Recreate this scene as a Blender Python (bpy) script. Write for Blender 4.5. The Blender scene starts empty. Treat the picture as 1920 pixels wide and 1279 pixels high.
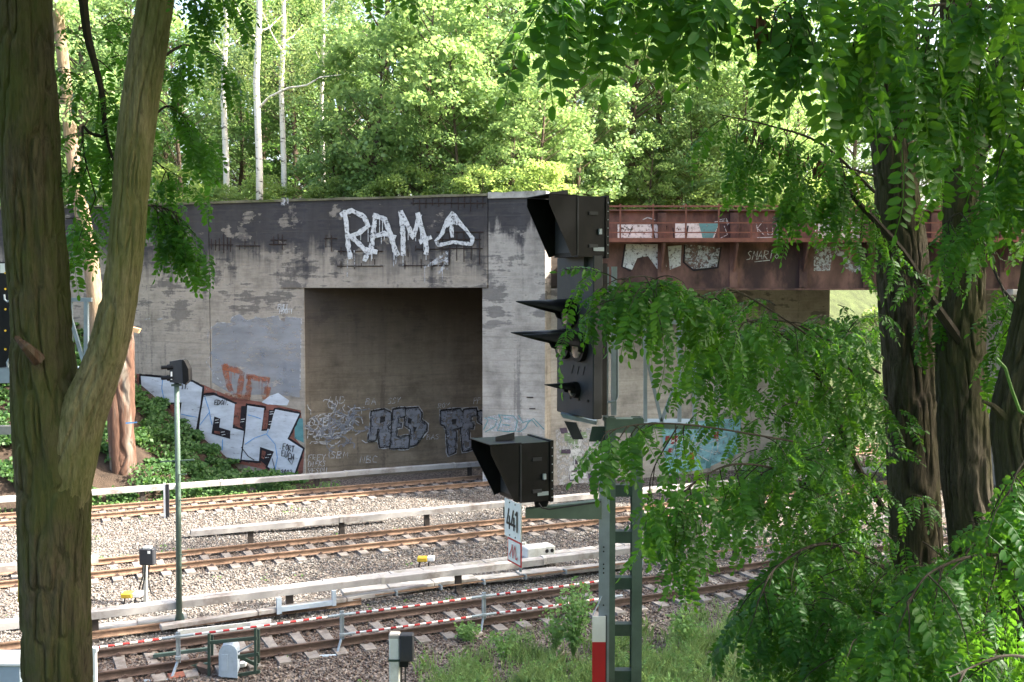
import bpy, bmesh, math, random
import numpy as np
from mathutils import Vector, Matrix, Euler

# ------------------------------------------------------------------ camera, sky, sun, exposure
scene = bpy.context.scene
COL = scene.collection
R = math.radians
random.seed(7)
RNG = np.random.default_rng(11)

F = 2000.0                       # focal length in photograph pixels (1920 wide)
H = 8.0                          # eye height above the rail heads
PITCH = math.atan(0.04725)
cam_data = bpy.data.cameras.new('camera')
cam_data.sensor_width = 36.0
cam_data.lens = 36.0 * F / 1920.0
cam_data.clip_start = 0.1
cam_data.clip_end = 1500
cam = bpy.data.objects.new('camera', cam_data)
COL.objects.link(cam)
cam.location = (0, 0, H)
cam.rotation_euler = (math.pi / 2 - PITCH, 0, 0)
scene.camera = cam

SUN_EL = R(43)
SUN_AZ = Vector((1.0, 0.03, 0)).normalized()
TO_SUN = Vector((SUN_AZ.x * math.cos(SUN_EL), SUN_AZ.y * math.cos(SUN_EL), math.sin(SUN_EL)))
world = bpy.data.worlds.new('World')
scene.world = world
world.use_nodes = True
wn = world.node_tree
for n_ in list(wn.nodes):
    wn.nodes.remove(n_)
sky = wn.nodes.new('ShaderNodeTexSky')
sky.sky_type = 'NISHITA'
sky.sun_disc = False
sky.sun_elevation = SUN_EL
sky.sun_rotation = math.atan2(SUN_AZ.x, SUN_AZ.y)
sky.dust_density = 6.0
sky.ozone_density = 0.3
bg = wn.nodes.new('ShaderNodeBackground')
bg.inputs['Strength'].default_value = 0.15
wo = wn.nodes.new('ShaderNodeOutputWorld')
wn.links.new(sky.outputs[0], bg.inputs['Color'])
wn.links.new(bg.outputs[0], wo.inputs['Surface'])

sun_data = bpy.data.lights.new('sun', 'SUN')
sun_data.energy = 4.2
sun_data.angle = R(0.5)
sun_data.color = (1.0, 0.94, 0.84)
sun = bpy.data.objects.new('sun', sun_data)
COL.objects.link(sun)
sun.rotation_euler = TO_SUN.to_track_quat('Z', 'Y').to_euler()
sun.location = (30, 0, 60)

scene.view_settings.view_transform = 'Standard'
scene.view_settings.look = 'None'
scene.view_settings.exposure = 2.48
scene.view_settings.gamma = 1.0
scene.render.engine = 'CYCLES'
scene.cycles.max_bounces = 6
scene.cycles.diffuse_bounces = 3
scene.cycles.glossy_bounces = 2
scene.cycles.transmission_bounces = 3
scene.cycles.transparent_max_bounces = 10
scene.cycles.caustics_reflective = False
scene.cycles.caustics_refractive = False
scene.cycles.use_denoising = True

# ------------------------------------------------------------------ where a photograph pixel lies in the place
SP, CP = math.sin(PITCH), math.cos(PITCH)
EYE = Vector((0, 0, H))

def ray(px, py):
    u = (px - 960.0) / F
    v = (639.5 - py) / F
    return Vector((u, CP + v * SP, -SP + v * CP))

def at(px, py, Y):
    d = ray(px, py)
    return EYE + d * (Y / d.y)

def ground(px, py, z=0.0):
    d = ray(px, py)
    return EYE + d * ((z - H) / d.z)

def onplane(px, py, p0, n):
    d = ray(px, py)
    return EYE + d * ((p0 - EYE).dot(n) / d.dot(n))

def project(p):
    q = Vector(p) - EYE
    zc = q.y * CP - q.z * SP
    yc = q.y * SP + q.z * CP
    if zc < 0.05:
        return None
    return 960 + F * q.x / zc, 639.5 - F * yc / zc, zc

# track frame: T runs along the rails (right and away), N square to them (away from the camera)
ALPHA = R(25)
T = Vector((math.cos(ALPHA), math.sin(ALPHA), 0))
N = Vector((-math.sin(ALPHA), math.cos(ALPHA), 0))
Z = Vector((0, 0, 1))

def tn(s, n, z=0.0):
    return T * s + N * n + Z * z

N1 = ground(825, 1151).dot(N)
N2 = ground(825, 994).dot(N)
N3 = ground(656, 917).dot(N)
# bridge facade frame
FD = Vector((math.cos(R(18)), -math.sin(R(18)), 0))
FN = Vector((-math.sin(R(18)), -math.cos(R(18)), 0))
P0 = ground(905, 913, -0.3)
P0.z = 0

def fac_s(px):                    # distance along the facade at image column px
    return (onplane(px, 545, P0, FN) - P0).dot(FD)

def fp(s, z, out=0.0):
    return P0 + FD * s + FN * out + Z * z

S570, S905, S915, S1022, S393 = fac_s(570), 0.0, fac_s(915), fac_s(1022), fac_s(393)
ZTOP, ZLIN = 11.95, 8.12

def bank_far(x, y):
    p = Vector((x, y, 0))
    n = p.dot(N)
    s = (p - P0).dot(FD)
    return -0.4 + max(0.0, min((n - N3 - 2.7) * 0.68, (S570 - 2.9 - s) * 0.70, 9.0))

def bank_near(x, y):
    q = N1 - (Vector((x, y, 0)).dot(N))
    if q < 6.5:
        return -0.42
    return -0.42 + 6.6 * min(1.0, (q - 6.5) / 14.5) ** 1.3

# ------------------------------------------------------------------ small numpy noise
def _hash(ix, iy, seed):
    h = (ix * 374761393 + iy * 668265263 + seed * 974634767) & 0xFFFFFFFF
    h = ((h ^ (h >> 13)) * 1274126177) & 0xFFFFFFFF
    return ((h ^ (h >> 16)) & 0xFFFF) / 65535.0

def vnoise(x, y, seed=0, px=None):
    x = np.asarray(x, float); y = np.asarray(y, float)
    ix = np.floor(x).astype(np.int64); iy = np.floor(y).astype(np.int64)
    fx = x - ix; fy = y - iy
    fx = fx * fx * (3 - 2 * fx); fy = fy * fy * (3 - 2 * fy)
    def w(a):
        return a if px is None else np.mod(a, px)
    a = _hash(w(ix), iy, seed); b = _hash(w(ix + 1), iy, seed)
    c = _hash(w(ix), iy + 1, seed); d = _hash(w(ix + 1), iy + 1, seed)
    return (a * (1 - fx) + b * fx) * (1 - fy) + (c * (1 - fx) + d * fx) * fy

# ------------------------------------------------------------------ materials
MATS = {}

def new_mat(name):
    m = bpy.data.materials.new(name)
    m.use_nodes = True
    nt = m.node_tree
    for n_ in list(nt.nodes):
        nt.nodes.remove(n_)
    out = nt.nodes.new('ShaderNodeOutputMaterial')
    MATS[name] = m
    return m, nt, out

def node(nt, typ, **kw):
    n_ = nt.nodes.new(typ)
    for k, v in kw.items():
        if k.startswith('i_'):
            key = k[2:]
            key = int(key) if key.isdigit() else key.replace('_', ' ')
            n_.inputs[key].default_value = v
        else:
            setattr(n_, k, v)
    return n_

def c4(c):
    return (c[0], c[1], c[2], 1.0)

def ramp(nt, fac, stops):
    r = nt.nodes.new('ShaderNodeValToRGB')
    els = r.color_ramp.elements
    els[0].position = stops[0][0]; els[0].color = c4(stops[0][1])
    els[1].position = stops[-1][0]; els[1].color = c4(stops[-1][1])
    for p, c in stops[1:-1]:
        e = els.new(p); e.color = c4(c)
    nt.links.new(fac, r.inputs[0])
    return r.outputs[0]

def coords(nt, scale=(1, 1, 1), world_space=True, warp=None):
    if world_space:
        g = nt.nodes.new('ShaderNodeNewGeometry'); v = g.outputs['Position']
    else:
        g = nt.nodes.new('ShaderNodeTexCoord'); v = g.outputs['Object']
    mp = nt.nodes.new('ShaderNodeMapping')
    mp.inputs['Scale'].default_value = scale
    nt.links.new(v, mp.inputs['Vector'])
    return mp.outputs[0]

def noise(nt, vec, scale, detail=4, rough=0.6, dist=0.0):
    n_ = nt.nodes.new('ShaderNodeTexNoise')
    n_.inputs['Scale'].default_value = scale
    n_.inputs['Detail'].default_value = detail
    n_.inputs['Roughness'].default_value = rough
    n_.inputs['Distortion'].default_value = dist
    nt.links.new(vec, n_.inputs['Vector'])
    return n_.outputs['Fac']

def math_(nt, op, a, b=None, clamp=False):
    n_ = nt.nodes.new('ShaderNodeMath'); n_.operation = op; n_.use_clamp = clamp
    for i, v in enumerate((a, b)):
        if v is None:
            continue
        if isinstance(v, (int, float)):
            n_.inputs[i].default_value = v
        else:
            nt.links.new(v, n_.inputs[i])
    return n_.outputs[0]

def mixc(nt, fac, a, b, mode='MIX'):
    n_ = nt.nodes.new('ShaderNodeMix'); n_.data_type = 'RGBA'; n_.blend_type = mode
    for key, v in ((0, fac), (6, a), (7, b)):
        if isinstance(v, (int, float)):
            n_.inputs[key].default_value = v
        elif isinstance(v, tuple):
            n_.inputs[key].default_value = c4(v)
        else:
            nt.links.new(v, n_.inputs[key])
    return n_.outputs[2]

def maprange(nt, v, a, b, c=0.0, d=1.0, smooth=True):
    n_ = nt.nodes.new('ShaderNodeMapRange')
    n_.interpolation_type = 'SMOOTHSTEP' if smooth else 'LINEAR'
    for i, q in enumerate((a, b, c, d)):
        n_.inputs[i + 1].default_value = q
    nt.links.new(v, n_.inputs[0])
    return n_.outputs[0]

def principled(nt, out, col, rough=0.8, metal=0.0, bump=None, bump_s=0.3, bump_d=0.02, spec=0.35):
    b = nt.nodes.new('ShaderNodeBsdfPrincipled')
    if isinstance(col, tuple):
        b.inputs['Base Color'].default_value = c4(col)
    else:
        nt.links.new(col, b.inputs['Base Color'])
    if isinstance(rough, (int, float)):
        b.inputs['Roughness'].default_value = rough
    else:
        nt.links.new(rough, b.inputs['Roughness'])
    b.inputs['Metallic'].default_value = metal
    b.inputs['Specular IOR Level'].default_value = spec
    if bump is not None:
        bn = nt.nodes.new('ShaderNodeBump')
        bn.inputs['Strength'].default_value = bump_s
        bn.inputs['Distance'].default_value = bump_d
        nt.links.new(bump, bn.inputs['Height'])
        nt.links.new(bn.outputs[0], b.inputs['Normal'])
    nt.links.new(b.outputs[0], out.inputs['Surface'])
    return b

def simple(name, col, var=0.25, scale=4.0, rough=0.7, metal=0.0, bump=0.0, dirt=None, dirt_amt=0.5, stretch=(1, 1, 1), spec=0.35, bd=0.01):
    m, nt, out = new_mat(name)
    v = coords(nt, stretch)
    n1 = noise(nt, v, scale, 6, 0.65)
    lo = tuple(max(0, c * (1 - var)) for c in col); hi = tuple(min(1, c * (1 + var)) for c in col)
    c = ramp(nt, n1, [(0.3, lo), (0.7, hi)])
    if dirt:
        d = maprange(nt, noise(nt, v, scale * 0.45, 5, 0.7), 0.48, 0.66)
        c = mixc(nt, math_(nt, 'MULTIPLY', d, dirt_amt), c, dirt)
    bn = noise(nt, v, scale * 9, 4, 0.6) if bump else None
    principled(nt, out, c, rough, metal, bn, bump, bd, spec)
    return m

def leaf_mat(name, lo, hi, trans, tmix=0.45, rough=0.5, spec=0.25):
    m, nt, out = new_mat(name)
    g = nt.nodes.new('ShaderNodeNewGeometry')
    oi = nt.nodes.new('ShaderNodeObjectInfo')
    rnd = g.outputs['Random Per Island']
    big = noise(nt, coords(nt), 0.55, 2, 0.5)
    fac = math_(nt, 'ADD', math_(nt, 'MULTIPLY', rnd, 0.55), math_(nt, 'MULTIPLY', big, 0.3))
    fac = math_(nt, 'ADD', fac, math_(nt, 'MULTIPLY', oi.outputs['Random'], 0.25), True)
    c = ramp(nt, fac, [(0.1, lo), (0.85, hi), (0.97, tuple(min(1, h * k) for h, k in zip(hi, (2.0, 1.25, 0.9))))])
    ct = ramp(nt, fac, [(0.1, tuple(x * 0.75 for x in trans)), (0.9, trans)])
    b = nt.nodes.new('ShaderNodeBsdfPrincipled')
    nt.links.new(c, b.inputs['Base Color'])
    b.inputs['Roughness'].default_value = rough
    b.inputs['Specular IOR Level'].default_value = spec
    t = nt.nodes.new('ShaderNodeBsdfTranslucent')
    nt.links.new(ct, t.inputs['Color'])
    mx = nt.nodes.new('ShaderNodeMixShader')
    mx.inputs[0].default_value = tmix
    nt.links.new(b.outputs[0], mx.inputs[1]); nt.links.new(t.outputs[0], mx.inputs[2])
    nt.links.new(mx.outputs[0], out.inputs['Surface'])
    return m

def paint_mat(name, col, cover=0.75, scale=6.0, var=0.15, stretch=(1, 1, 1), rough=0.75, amax=1.0):
    """sprayed paint, thin and worn in places so the wall shows through"""
    m, nt, out = new_mat(name)
    v = coords(nt, stretch)
    n1 = noise(nt, v, scale, 8, 0.75)
    n2 = noise(nt, coords(nt, (1, 1, 3)), scale * 0.35, 4, 0.6)
    c = ramp(nt, n2, [(0.3, tuple(x * (1 - var) for x in col)), (0.7, tuple(min(1, x * (1 + var)) for x in col))])
    b = nt.nodes.new('ShaderNodeBsdfPrincipled')
    nt.links.new(c, b.inputs['Base Color']); b.inputs['Roughness'].default_value = rough
    b.inputs['Specular IOR Level'].default_value = 0.2
    tr = nt.nodes.new('ShaderNodeBsdfTransparent')
    mx = nt.nodes.new('ShaderNodeMixShader')
    th = 1 - cover
    a = maprange(nt, n1, 0.25 + th * 0.35, 0.42 + th * 0.35)
    a = math_(nt, 'MULTIPLY', a, min(amax, 0.35 + cover * 0.75), True)
    nt.links.new(a, mx.inputs[0])
    nt.links.new(tr.outputs[0], mx.inputs[1]); nt.links.new(b.outputs[0], mx.inputs[2])
    nt.links.new(mx.outputs[0], out.inputs['Surface'])
    return m

def concrete_wall(name, soot=True, sp=0.6, base=(0.40, 0.345, 0.285), dark=(0.024, 0.023, 0.026), soot_z=9.6, soft=0.0):
    m, nt, out = new_mat(name)
    g = nt.nodes.new('ShaderNodeNewGeometry')
    sep = nt.nodes.new('ShaderNodeSeparateXYZ'); nt.links.new(g.outputs['Position'], sep.inputs[0])
    z = sep.outputs['Z']
    boards = noise(nt, coords(nt, (0.45, 0.45, 4.0)), 1.0, 6, 0.7)
    grain = noise(nt, coords(nt), 9.0, 8, 0.7)
    blot = noise(nt, coords(nt, (1, 1, 0.8)), 0.7, 8, 0.7)
    streak = noise(nt, coords(nt, (1.6, 1.6, 0.10)), 1.0, 5, 0.62)
    mixv = math_(nt, 'ADD', math_(nt, 'MULTIPLY', boards, 0.32), math_(nt, 'MULTIPLY', blot, 0.68))
    c = ramp(nt, mixv, [(0.33, tuple(x * 0.36 for x in base)), (0.47, tuple(x * 0.78 for x in base)), (0.64, tuple(min(1, x * 1.3) for x in base))])
    c = mixc(nt, math_(nt, 'MULTIPLY', maprange(nt, grain, 0.35, 0.75), 0.35), c, tuple(x * 0.6 for x in base))
    if soot:
        # soot and algae washed down from the coping, ragged lower edge, pale where the face has spalled
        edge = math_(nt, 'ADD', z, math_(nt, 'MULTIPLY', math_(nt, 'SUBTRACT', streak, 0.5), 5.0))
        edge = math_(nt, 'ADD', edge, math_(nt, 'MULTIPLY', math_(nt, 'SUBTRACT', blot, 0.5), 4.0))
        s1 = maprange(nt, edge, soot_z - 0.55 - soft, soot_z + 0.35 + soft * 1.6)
        spall = maprange(nt, noise(nt, coords(nt, (0.55, 0.55, 0.9)), 1.0, 9, 0.66), 0.585, 0.615)
        s1 = math_(nt, 'MULTIPLY', s1, math_(nt, 'SUBTRACT', 1.0, math_(nt, 'MULTIPLY', spall, sp)))
        dk = ramp(nt, streak, [(0.3, dark), (0.75, tuple(x * 2.2 for x in dark))])
        c = mixc(nt, math_(nt, 'MULTIPLY', s1, 0.93), c, dk)
        # bands of grime running along the lifts
        s2 = maprange(nt, math_(nt, 'ADD', boards, math_(nt, 'MULTIPLY', math_(nt, 'SUBTRACT', blot, 0.5), 1.2)), 0.52, 0.64)
        s2 = math_(nt, 'MULTIPLY', s2, maprange(nt, z, 3.5, 7.5))
        c = mixc(nt, math_(nt, 'MULTIPLY', s2, 0.68), c, tuple(x * 1.6 for x in dark))
        s3 = maprange(nt, math_(nt, 'ADD', streak, math_(nt, 'MULTIPLY', math_(nt, 'SUBTRACT', grain, 0.5), 0.2)), 0.6, 0.7)
        c = mixc(nt, math_(nt, 'MULTIPLY', s3, 0.5), c, tuple(x * 2.0 for x in dark))
    lift = node(nt, 'ShaderNodeTexWave', wave_type='BANDS', bands_direction='Z')
    lift.inputs['Scale'].default_value = 0.62; lift.inputs['Distortion'].default_value = 1.1; lift.inputs['Detail'].default_value = 2
    nt.links.new(g.outputs['Position'], lift.inputs['Vector'])
    line = maprange(nt, lift.outputs['Fac'], 0.0, 0.07, 1.0, 0.0)
    c = mixc(nt, math_(nt, 'MULTIPLY', math_(nt, 'MULTIPLY', line, maprange(nt, blot, 0.4, 0.62)), 0.22), c, tuple(x * 0.3 for x in base))
    hgt = math_(nt, 'ADD', math_(nt, 'MULTIPLY', boards, 0.8), math_(nt, 'MULTIPLY', grain, 0.35))
    hgt = math_(nt, 'SUBTRACT', hgt, math_(nt, 'MULTIPLY', line, 0.15))
    principled(nt, out, c, 0.92, 0, hgt, 0.55, 0.03, 0.2)
    return m

def bark_mat(name, base, dark, moss=None, moss_amt=0.6, scale=1.0):
    m, nt, out = new_mat(name)
    v = coords(nt, (26 * scale, 26 * scale, 3.0 * scale))
    n1 = noise(nt, v, 1.0, 8, 0.72, 1.6)
    n2 = noise(nt, coords(nt, (90 * scale, 90 * scale, 16 * scale)), 1.0, 6, 0.7)
    f = math_(nt, 'ADD', math_(nt, 'MULTIPLY', n1, 0.65), math_(nt, 'MULTIPLY', n2, 0.35))
    c = ramp(nt, f, [(0.34, dark), (0.5, base), (0.66, tuple(min(1, x * 1.65) for x in base))])
    if moss:
        mm = maprange(nt, noise(nt, coords(nt, (1, 1, 0.5)), 2.6 * scale, 6, 0.7), 0.36, 0.62)
        c = mixc(nt, math_(nt, 'MULTIPLY', mm, moss_amt), c, moss)
    principled(nt, out, c, 0.95, 0, f, 1.0, 0.03 / scale, 0.15)
    return m

M = {}
M['concrete'] = concrete_wall('concrete_sooty', soot_z=9.25, soft=0.4)
M['concrete_pier'] = concrete_wall('concrete_pier', soot_z=10.3, base=(0.44, 0.40, 0.355))
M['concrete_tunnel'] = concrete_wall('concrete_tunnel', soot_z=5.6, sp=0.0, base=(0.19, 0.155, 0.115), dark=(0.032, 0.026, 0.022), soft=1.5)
M['coping'] = simple('coping_moss', (0.14, 0.13, 0.085), 0.5, 1.6, 0.95, bump=0.6, dirt=(0.07, 0.09, 0.02), dirt_amt=0.8)
M['rust_girder'] = simple('rusty_girder', (0.125, 0.065, 0.052), 0.65, 1.3, 0.75, bump=0.3, dirt=(0.04, 0.022, 0.022), dirt_amt=0.9, stretch=(1, 1, 0.5))
M['rust_rail'] = simple('rusty_railing', (0.17, 0.065, 0.045), 0.3, 3, 0.75, bump=0.2)
M['rebar'] = simple('rebar_steel', (0.03, 0.02, 0.018), 0.3, 8, 0.9)
M['rail_head'] = simple('rail_head_steel', (0.22, 0.20, 0.185), 0.2, 3, 0.45, 0.5)
M['rail_rust'] = simple('rail_side_rust', (0.085, 0.058, 0.046), 0.35, 6, 0.85, bump=0.2)
M['rail_orange'] = simple('fresh_rust', (0.21, 0.135, 0.09), 0.35, 5, 0.85, bump=0.2)
M['sleeper'] = simple('sleeper_concrete', (0.20, 0.18, 0.16), 0.35, 5, 0.9, bump=0.4, dirt=(0.09, 0.07, 0.055), dirt_amt=0.7)
M['clip'] = simple('clip_steel', (0.09, 0.06, 0.05), 0.3, 9, 0.8)
M['cover'] = simple('conductor_cover', (0.34, 0.325, 0.31), 0.14, 2.2, 0.6, dirt=(0.17, 0.14, 0.12), dirt_amt=0.8, bump=0.15)
M['cast_iron'] = simple('cast_iron', (0.035, 0.028, 0.024), 0.4, 8, 0.8)
M['trough'] = simple('trough_concrete', (0.36, 0.34, 0.31), 0.25, 3, 0.9, bump=0.4, dirt=(0.14, 0.13, 0.09), dirt_amt=0.6)
M['green_steel'] = simple('green_grey_steel', (0.085, 0.125, 0.10), 0.2, 4, 0.55, dirt=(0.05, 0.07, 0.055), bump=0.05)
M['green_dark'] = simple('dark_green_steel', (0.035, 0.06, 0.045), 0.25, 5, 0.5, dirt=(0.06, 0.075, 0.06))
M['galv'] = simple('galvanised_steel', (0.27, 0.32, 0.36), 0.15, 5, 0.5, 0.35, dirt=(0.2, 0.22, 0.23))
M['black'] = simple('black_panel', (0.007, 0.007, 0.008), 0.4, 5, 0.5, bump=0.05, dirt=(0.018, 0.016, 0.014), dirt_amt=0.7, stretch=(1, 1, 0.5), spec=0.18)
M['panel_grey'] = simple('dark_grey_panel', (0.030, 0.032, 0.038), 0.3, 3, 0.5, dirt=(0.055, 0.05, 0.046), dirt_amt=0.7, spec=0.25, stretch=(1, 1, 0.5))
M['white'] = simple('white_enamel', (0.78, 0.78, 0.76), 0.06, 3, 0.5, dirt=(0.5, 0.48, 0.44), dirt_amt=0.35)
M['off_white'] = simple('weathered_white', (0.62, 0.62, 0.57), 0.12, 4, 0.7, dirt=(0.35, 0.33, 0.28), dirt_amt=0.5)
M['red'] = simple('signal_red', (0.50, 0.02, 0.025), 0.12, 3, 0.5, dirt=(0.3, 0.03, 0.03), dirt_amt=0.4)
M['ink'] = simple('black_ink', (0.012, 0.012, 0.013), 0.1, 3, 0.6)
M['yellow'] = simple('marker_yellow', (0.55, 0.36, 0.03), 0.12, 6, 0.6, dirt=(0.5, 0.4, 0.1))
M['bluegrey'] = simple('blue_grey_housing', (0.36, 0.43, 0.50), 0.1, 4, 0.5, dirt=(0.25, 0.29, 0.32))
M['lens'] = simple('lamp_lens', (0.10, 0.10, 0.095), 0.1, 4, 0.12, spec=0.7)
M['rubber'] = simple('black_cable', (0.015, 0.015, 0.016), 0.3, 6, 0.6)
M['brickred'] = simple('red_brown_block', (0.20, 0.075, 0.05), 0.3, 6, 0.9, bump=0.3)
M['soil'] = simple('dark_soil', (0.045, 0.03, 0.02), 0.5, 2.5, 0.97, bump=0.8, bd=0.05)
M['turf'] = simple('turf_soil', (0.045, 0.06, 0.02), 0.5, 1.4, 0.97, bump=0.8, bd=0.05)
M['stump'] = simple('stump_wood', (0.105, 0.055, 0.036), 0.5, 1.3, 0.9, bump=0.7, stretch=(3, 3, 0.35), dirt=(0.19, 0.17, 0.14), dirt_amt=0.9, bd=0.04)
M['fresh_wood'] = simple('fresh_wood', (0.55, 0.36, 0.19), 0.2, 6, 0.9)
M['dead_leaf'] = simple('brown_pods', (0.11, 0.055, 0.03), 0.4, 20, 0.9)

# stones
m, nt, out = new_mat('ballast_ground')
v = coords(nt)
vor = node(nt, 'ShaderNodeTexVoronoi'); vor.inputs['Scale'].default_value = 16
nt.links.new(v, vor.inputs['Vector'])
rc = ramp(nt, vor.outputs['Color'], [(0.2, (0.05, 0.04, 0.034)), (0.8, (0.20, 0.17, 0.145))])
principled(nt, out, rc, 0.95, 0, vor.outputs['Distance'], 0.9, 0.05, 0.2)
M['ballast_ground'] = m
m, nt, out = new_mat('ballast_stone')
g = nt.nodes.new('ShaderNodeNewGeometry')
sep = nt.nodes.new('ShaderNodeVectorMath'); sep.operation = 'DOT_PRODUCT'
nt.links.new(g.outputs['Position'], sep.inputs[0]); sep.inputs[1].default_value = tuple(N)
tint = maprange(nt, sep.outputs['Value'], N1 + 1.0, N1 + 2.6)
ca = ramp(nt, g.outputs['Random Per Island'], [(0.0, (0.045, 0.031, 0.026)), (0.4, (0.10, 0.075, 0.064)), (0.75, (0.16, 0.13, 0.112)), (1.0, (0.27, 0.24, 0.22))])  # near-track stones: browner, and darkened to imitate the shade there
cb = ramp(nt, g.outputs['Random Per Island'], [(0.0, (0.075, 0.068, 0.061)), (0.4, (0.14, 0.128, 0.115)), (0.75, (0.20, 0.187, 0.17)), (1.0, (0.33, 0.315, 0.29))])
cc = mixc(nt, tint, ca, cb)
# brake dust: browner stones close to each track, in uneven bands
for nn_ in (N1, N2, N3):
    dd = math_(nt, 'ABSOLUTE', math_(nt, 'SUBTRACT', sep.outputs['Value'], nn_))
    bnd = math_(nt, 'ADD', dd, math_(nt, 'MULTIPLY', math_(nt, 'SUBTRACT', noise(nt, coords(nt), 0.8, 3), 0.5), 1.2))
    cc = mixc(nt, math_(nt, 'MULTIPLY', maprange(nt, bnd, 0.8, 1.5, 1.0, 0.0), 0.55), cc, (0.10, 0.068, 0.05))
principled(nt, out, cc, 0.92, 0, noise(nt, coords(nt), 60, 3), 0.3, 0.01, 0.25)
M['stone'] = m

# leaves
M['robinia'] = leaf_mat('robinia_leaf', (0.008, 0.038, 0.009), (0.036, 0.125, 0.02), (0.20, 0.48, 0.03), 0.40, 0.45, 0.25)
M['forest'] = leaf_mat('forest_leaf', (0.10, 0.19, 0.055), (0.21, 0.32, 0.14), (0.38, 0.55, 0.17), 0.5)
M['forest_dark'] = leaf_mat('forest_leaf_dark', (0.055, 0.13, 0.04), (0.11, 0.2, 0.07), (0.2, 0.36, 0.08), 0.48)
M['birch_leaf'] = leaf_mat('birch_leaf', (0.11, 0.17, 0.045), (0.2, 0.27, 0.1), (0.36, 0.46, 0.14), 0.5)
M['ivy'] = leaf_mat('bank_leaf', (0.03, 0.085, 0.022), (0.075, 0.15, 0.045), (0.12, 0.26, 0.04), 0.35)
M['weed'] = leaf_mat('weed_leaf', (0.08, 0.17, 0.05), (0.15, 0.27, 0.08), (0.24, 0.42, 0.08), 0.4)
M['grass'] = leaf_mat('grass_blade', (0.12, 0.20, 0.06), (0.24, 0.33, 0.14), (0.3, 0.45, 0.13), 0.35)
M['bark_left'] = bark_mat('bark_mossy', (0.088, 0.07, 0.046), (0.018, 0.014, 0.009), (0.075, 0.09, 0.022), 0.65)
M['bark_right'] = bark_mat('bark_brown', (0.072, 0.06, 0.046), (0.015, 0.012, 0.009), (0.06, 0.062, 0.022), 0.6)
M['bark_stem'] = bark_mat('bark_pale', (0.22, 0.185, 0.11), (0.06, 0.045, 0.028), (0.12, 0.135, 0.036), 0.6)
M['bark_far'] = bark_mat('bark_far', (0.12, 0.09, 0.065), (0.04, 0.03, 0.022), None, 0, 0.4)
M['bark_pink'] = bark_mat('bark_pinkish', (0.30, 0.21, 0.15), (0.12, 0.085, 0.06), (0.16, 0.15, 0.07), 0.4, 0.3)
M['twig'] = simple('twig_bark', (0.028, 0.022, 0.015), 0.3, 12, 0.9)
# birch bark: white with dark lenticels
m, nt, out = new_mat('birch_bark')
n1 = noise(nt, coords(nt, (3.0, 3.0, 9.0)), 1.0, 6, 0.75)
n2 = noise(nt, coords(nt, (1.0, 1.0, 2.2)), 1.0, 5, 0.7)
f = maprange(nt, math_(nt, 'ADD', math_(nt, 'MULTIPLY', n1, 0.65), math_(nt, 'MULTIPLY', n2, 0.35)), 0.535, 0.60)
cc = mixc(nt, f, (0.66, 0.62, 0.56), (0.06, 0.05, 0.045))
principled(nt, out, cc, 0.8, 0, n1, 0.3, 0.02, 0.2)
M['birch_bark'] = m
# striped barrier rod
m, nt, out = new_mat('red_white_stripes')
g = nt.nodes.new('ShaderNodeNewGeometry')
dp = nt.nodes.new('ShaderNodeVectorMath'); dp.operation = 'DOT_PRODUCT'
nt.links.new(g.outputs['Position'], dp.inputs[0]); dp.inputs[1].default_value = tuple(T)
fr = math_(nt, 'FRACT', math_(nt, 'MULTIPLY', dp.outputs['Value'], 3.4))
st = math_(nt, 'GREATER_THAN', fr, 0.52)
principled(nt, out, mixc(nt, st, (0.78, 0.76, 0.72), (0.42, 0.03, 0.03)), 0.5)
M['stripes'] = m
# paints
M['p_white'] = paint_mat('paint_white', (0.60, 0.60, 0.60), 0.74, 7)
M['p_white_worn'] = paint_mat('paint_white_worn', (0.50, 0.50, 0.51), 0.55, 6)
M['p_block'] = paint_mat('paint_block_white', (0.50, 0.53, 0.58), 0.97, 3, 0.2, (1, 1, 4))
M['p_black'] = paint_mat('paint_black', (0.02, 0.017, 0.02), 0.95, 5)
M['p_orange'] = paint_mat('paint_orange', (0.36, 0.12, 0.06), 0.7, 3, 0.3, amax=0.62)
M['p_brown'] = paint_mat('paint_brown_red', (0.20, 0.08, 0.06), 0.85, 3, 0.5)
M['p_blue'] = paint_mat('paint_blue', (0.12, 0.32, 0.62), 0.8, 5)
M['p_silver'] = paint_mat('paint_silver', (0.33, 0.34, 0.37), 0.85, 1.6, 0.25, (1, 1, 2.5), amax=0.55)
M['p_grey'] = paint_mat('paint_blue_grey', (0.21, 0.22, 0.25), 0.72, 5, 0.3, amax=0.75)
M['p_shade'] = paint_mat('paint_faded_black', (0.03, 0.027, 0.028), 0.85, 5, amax=0.85)
M['bush_leaf'] = leaf_mat('bush_leaf', (0.14, 0.22, 0.06), (0.25, 0.34, 0.13), (0.45, 0.6, 0.15), 0.5)
M['p_line'] = paint_mat('paint_pale_line', (0.45, 0.46, 0.48), 0.7, 7)
M['p_teal'] = paint_mat('paint_teal', (0.10, 0.24, 0.25), 0.85, 5)
M['p_aqua'] = paint_mat('paint_aqua', (0.22, 0.42, 0.48), 0.8, 4, 0.4)
M['p_green'] = paint_mat('paint_green', (0.20, 0.27, 0.16), 0.85, 4, 0.3)
M['p_purple'] = paint_mat('paint_purple', (0.08, 0.06, 0.09), 0.9, 4)
M['p_red'] = paint_mat('paint_dull_red', (0.28, 0.05, 0.05), 0.85, 4)
M['p_rust'] = paint_mat('paint_rust', (0.12, 0.035, 0.035), 0.95, 4)

# ------------------------------------------------------------------ mesh helpers
ORG = {}

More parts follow.
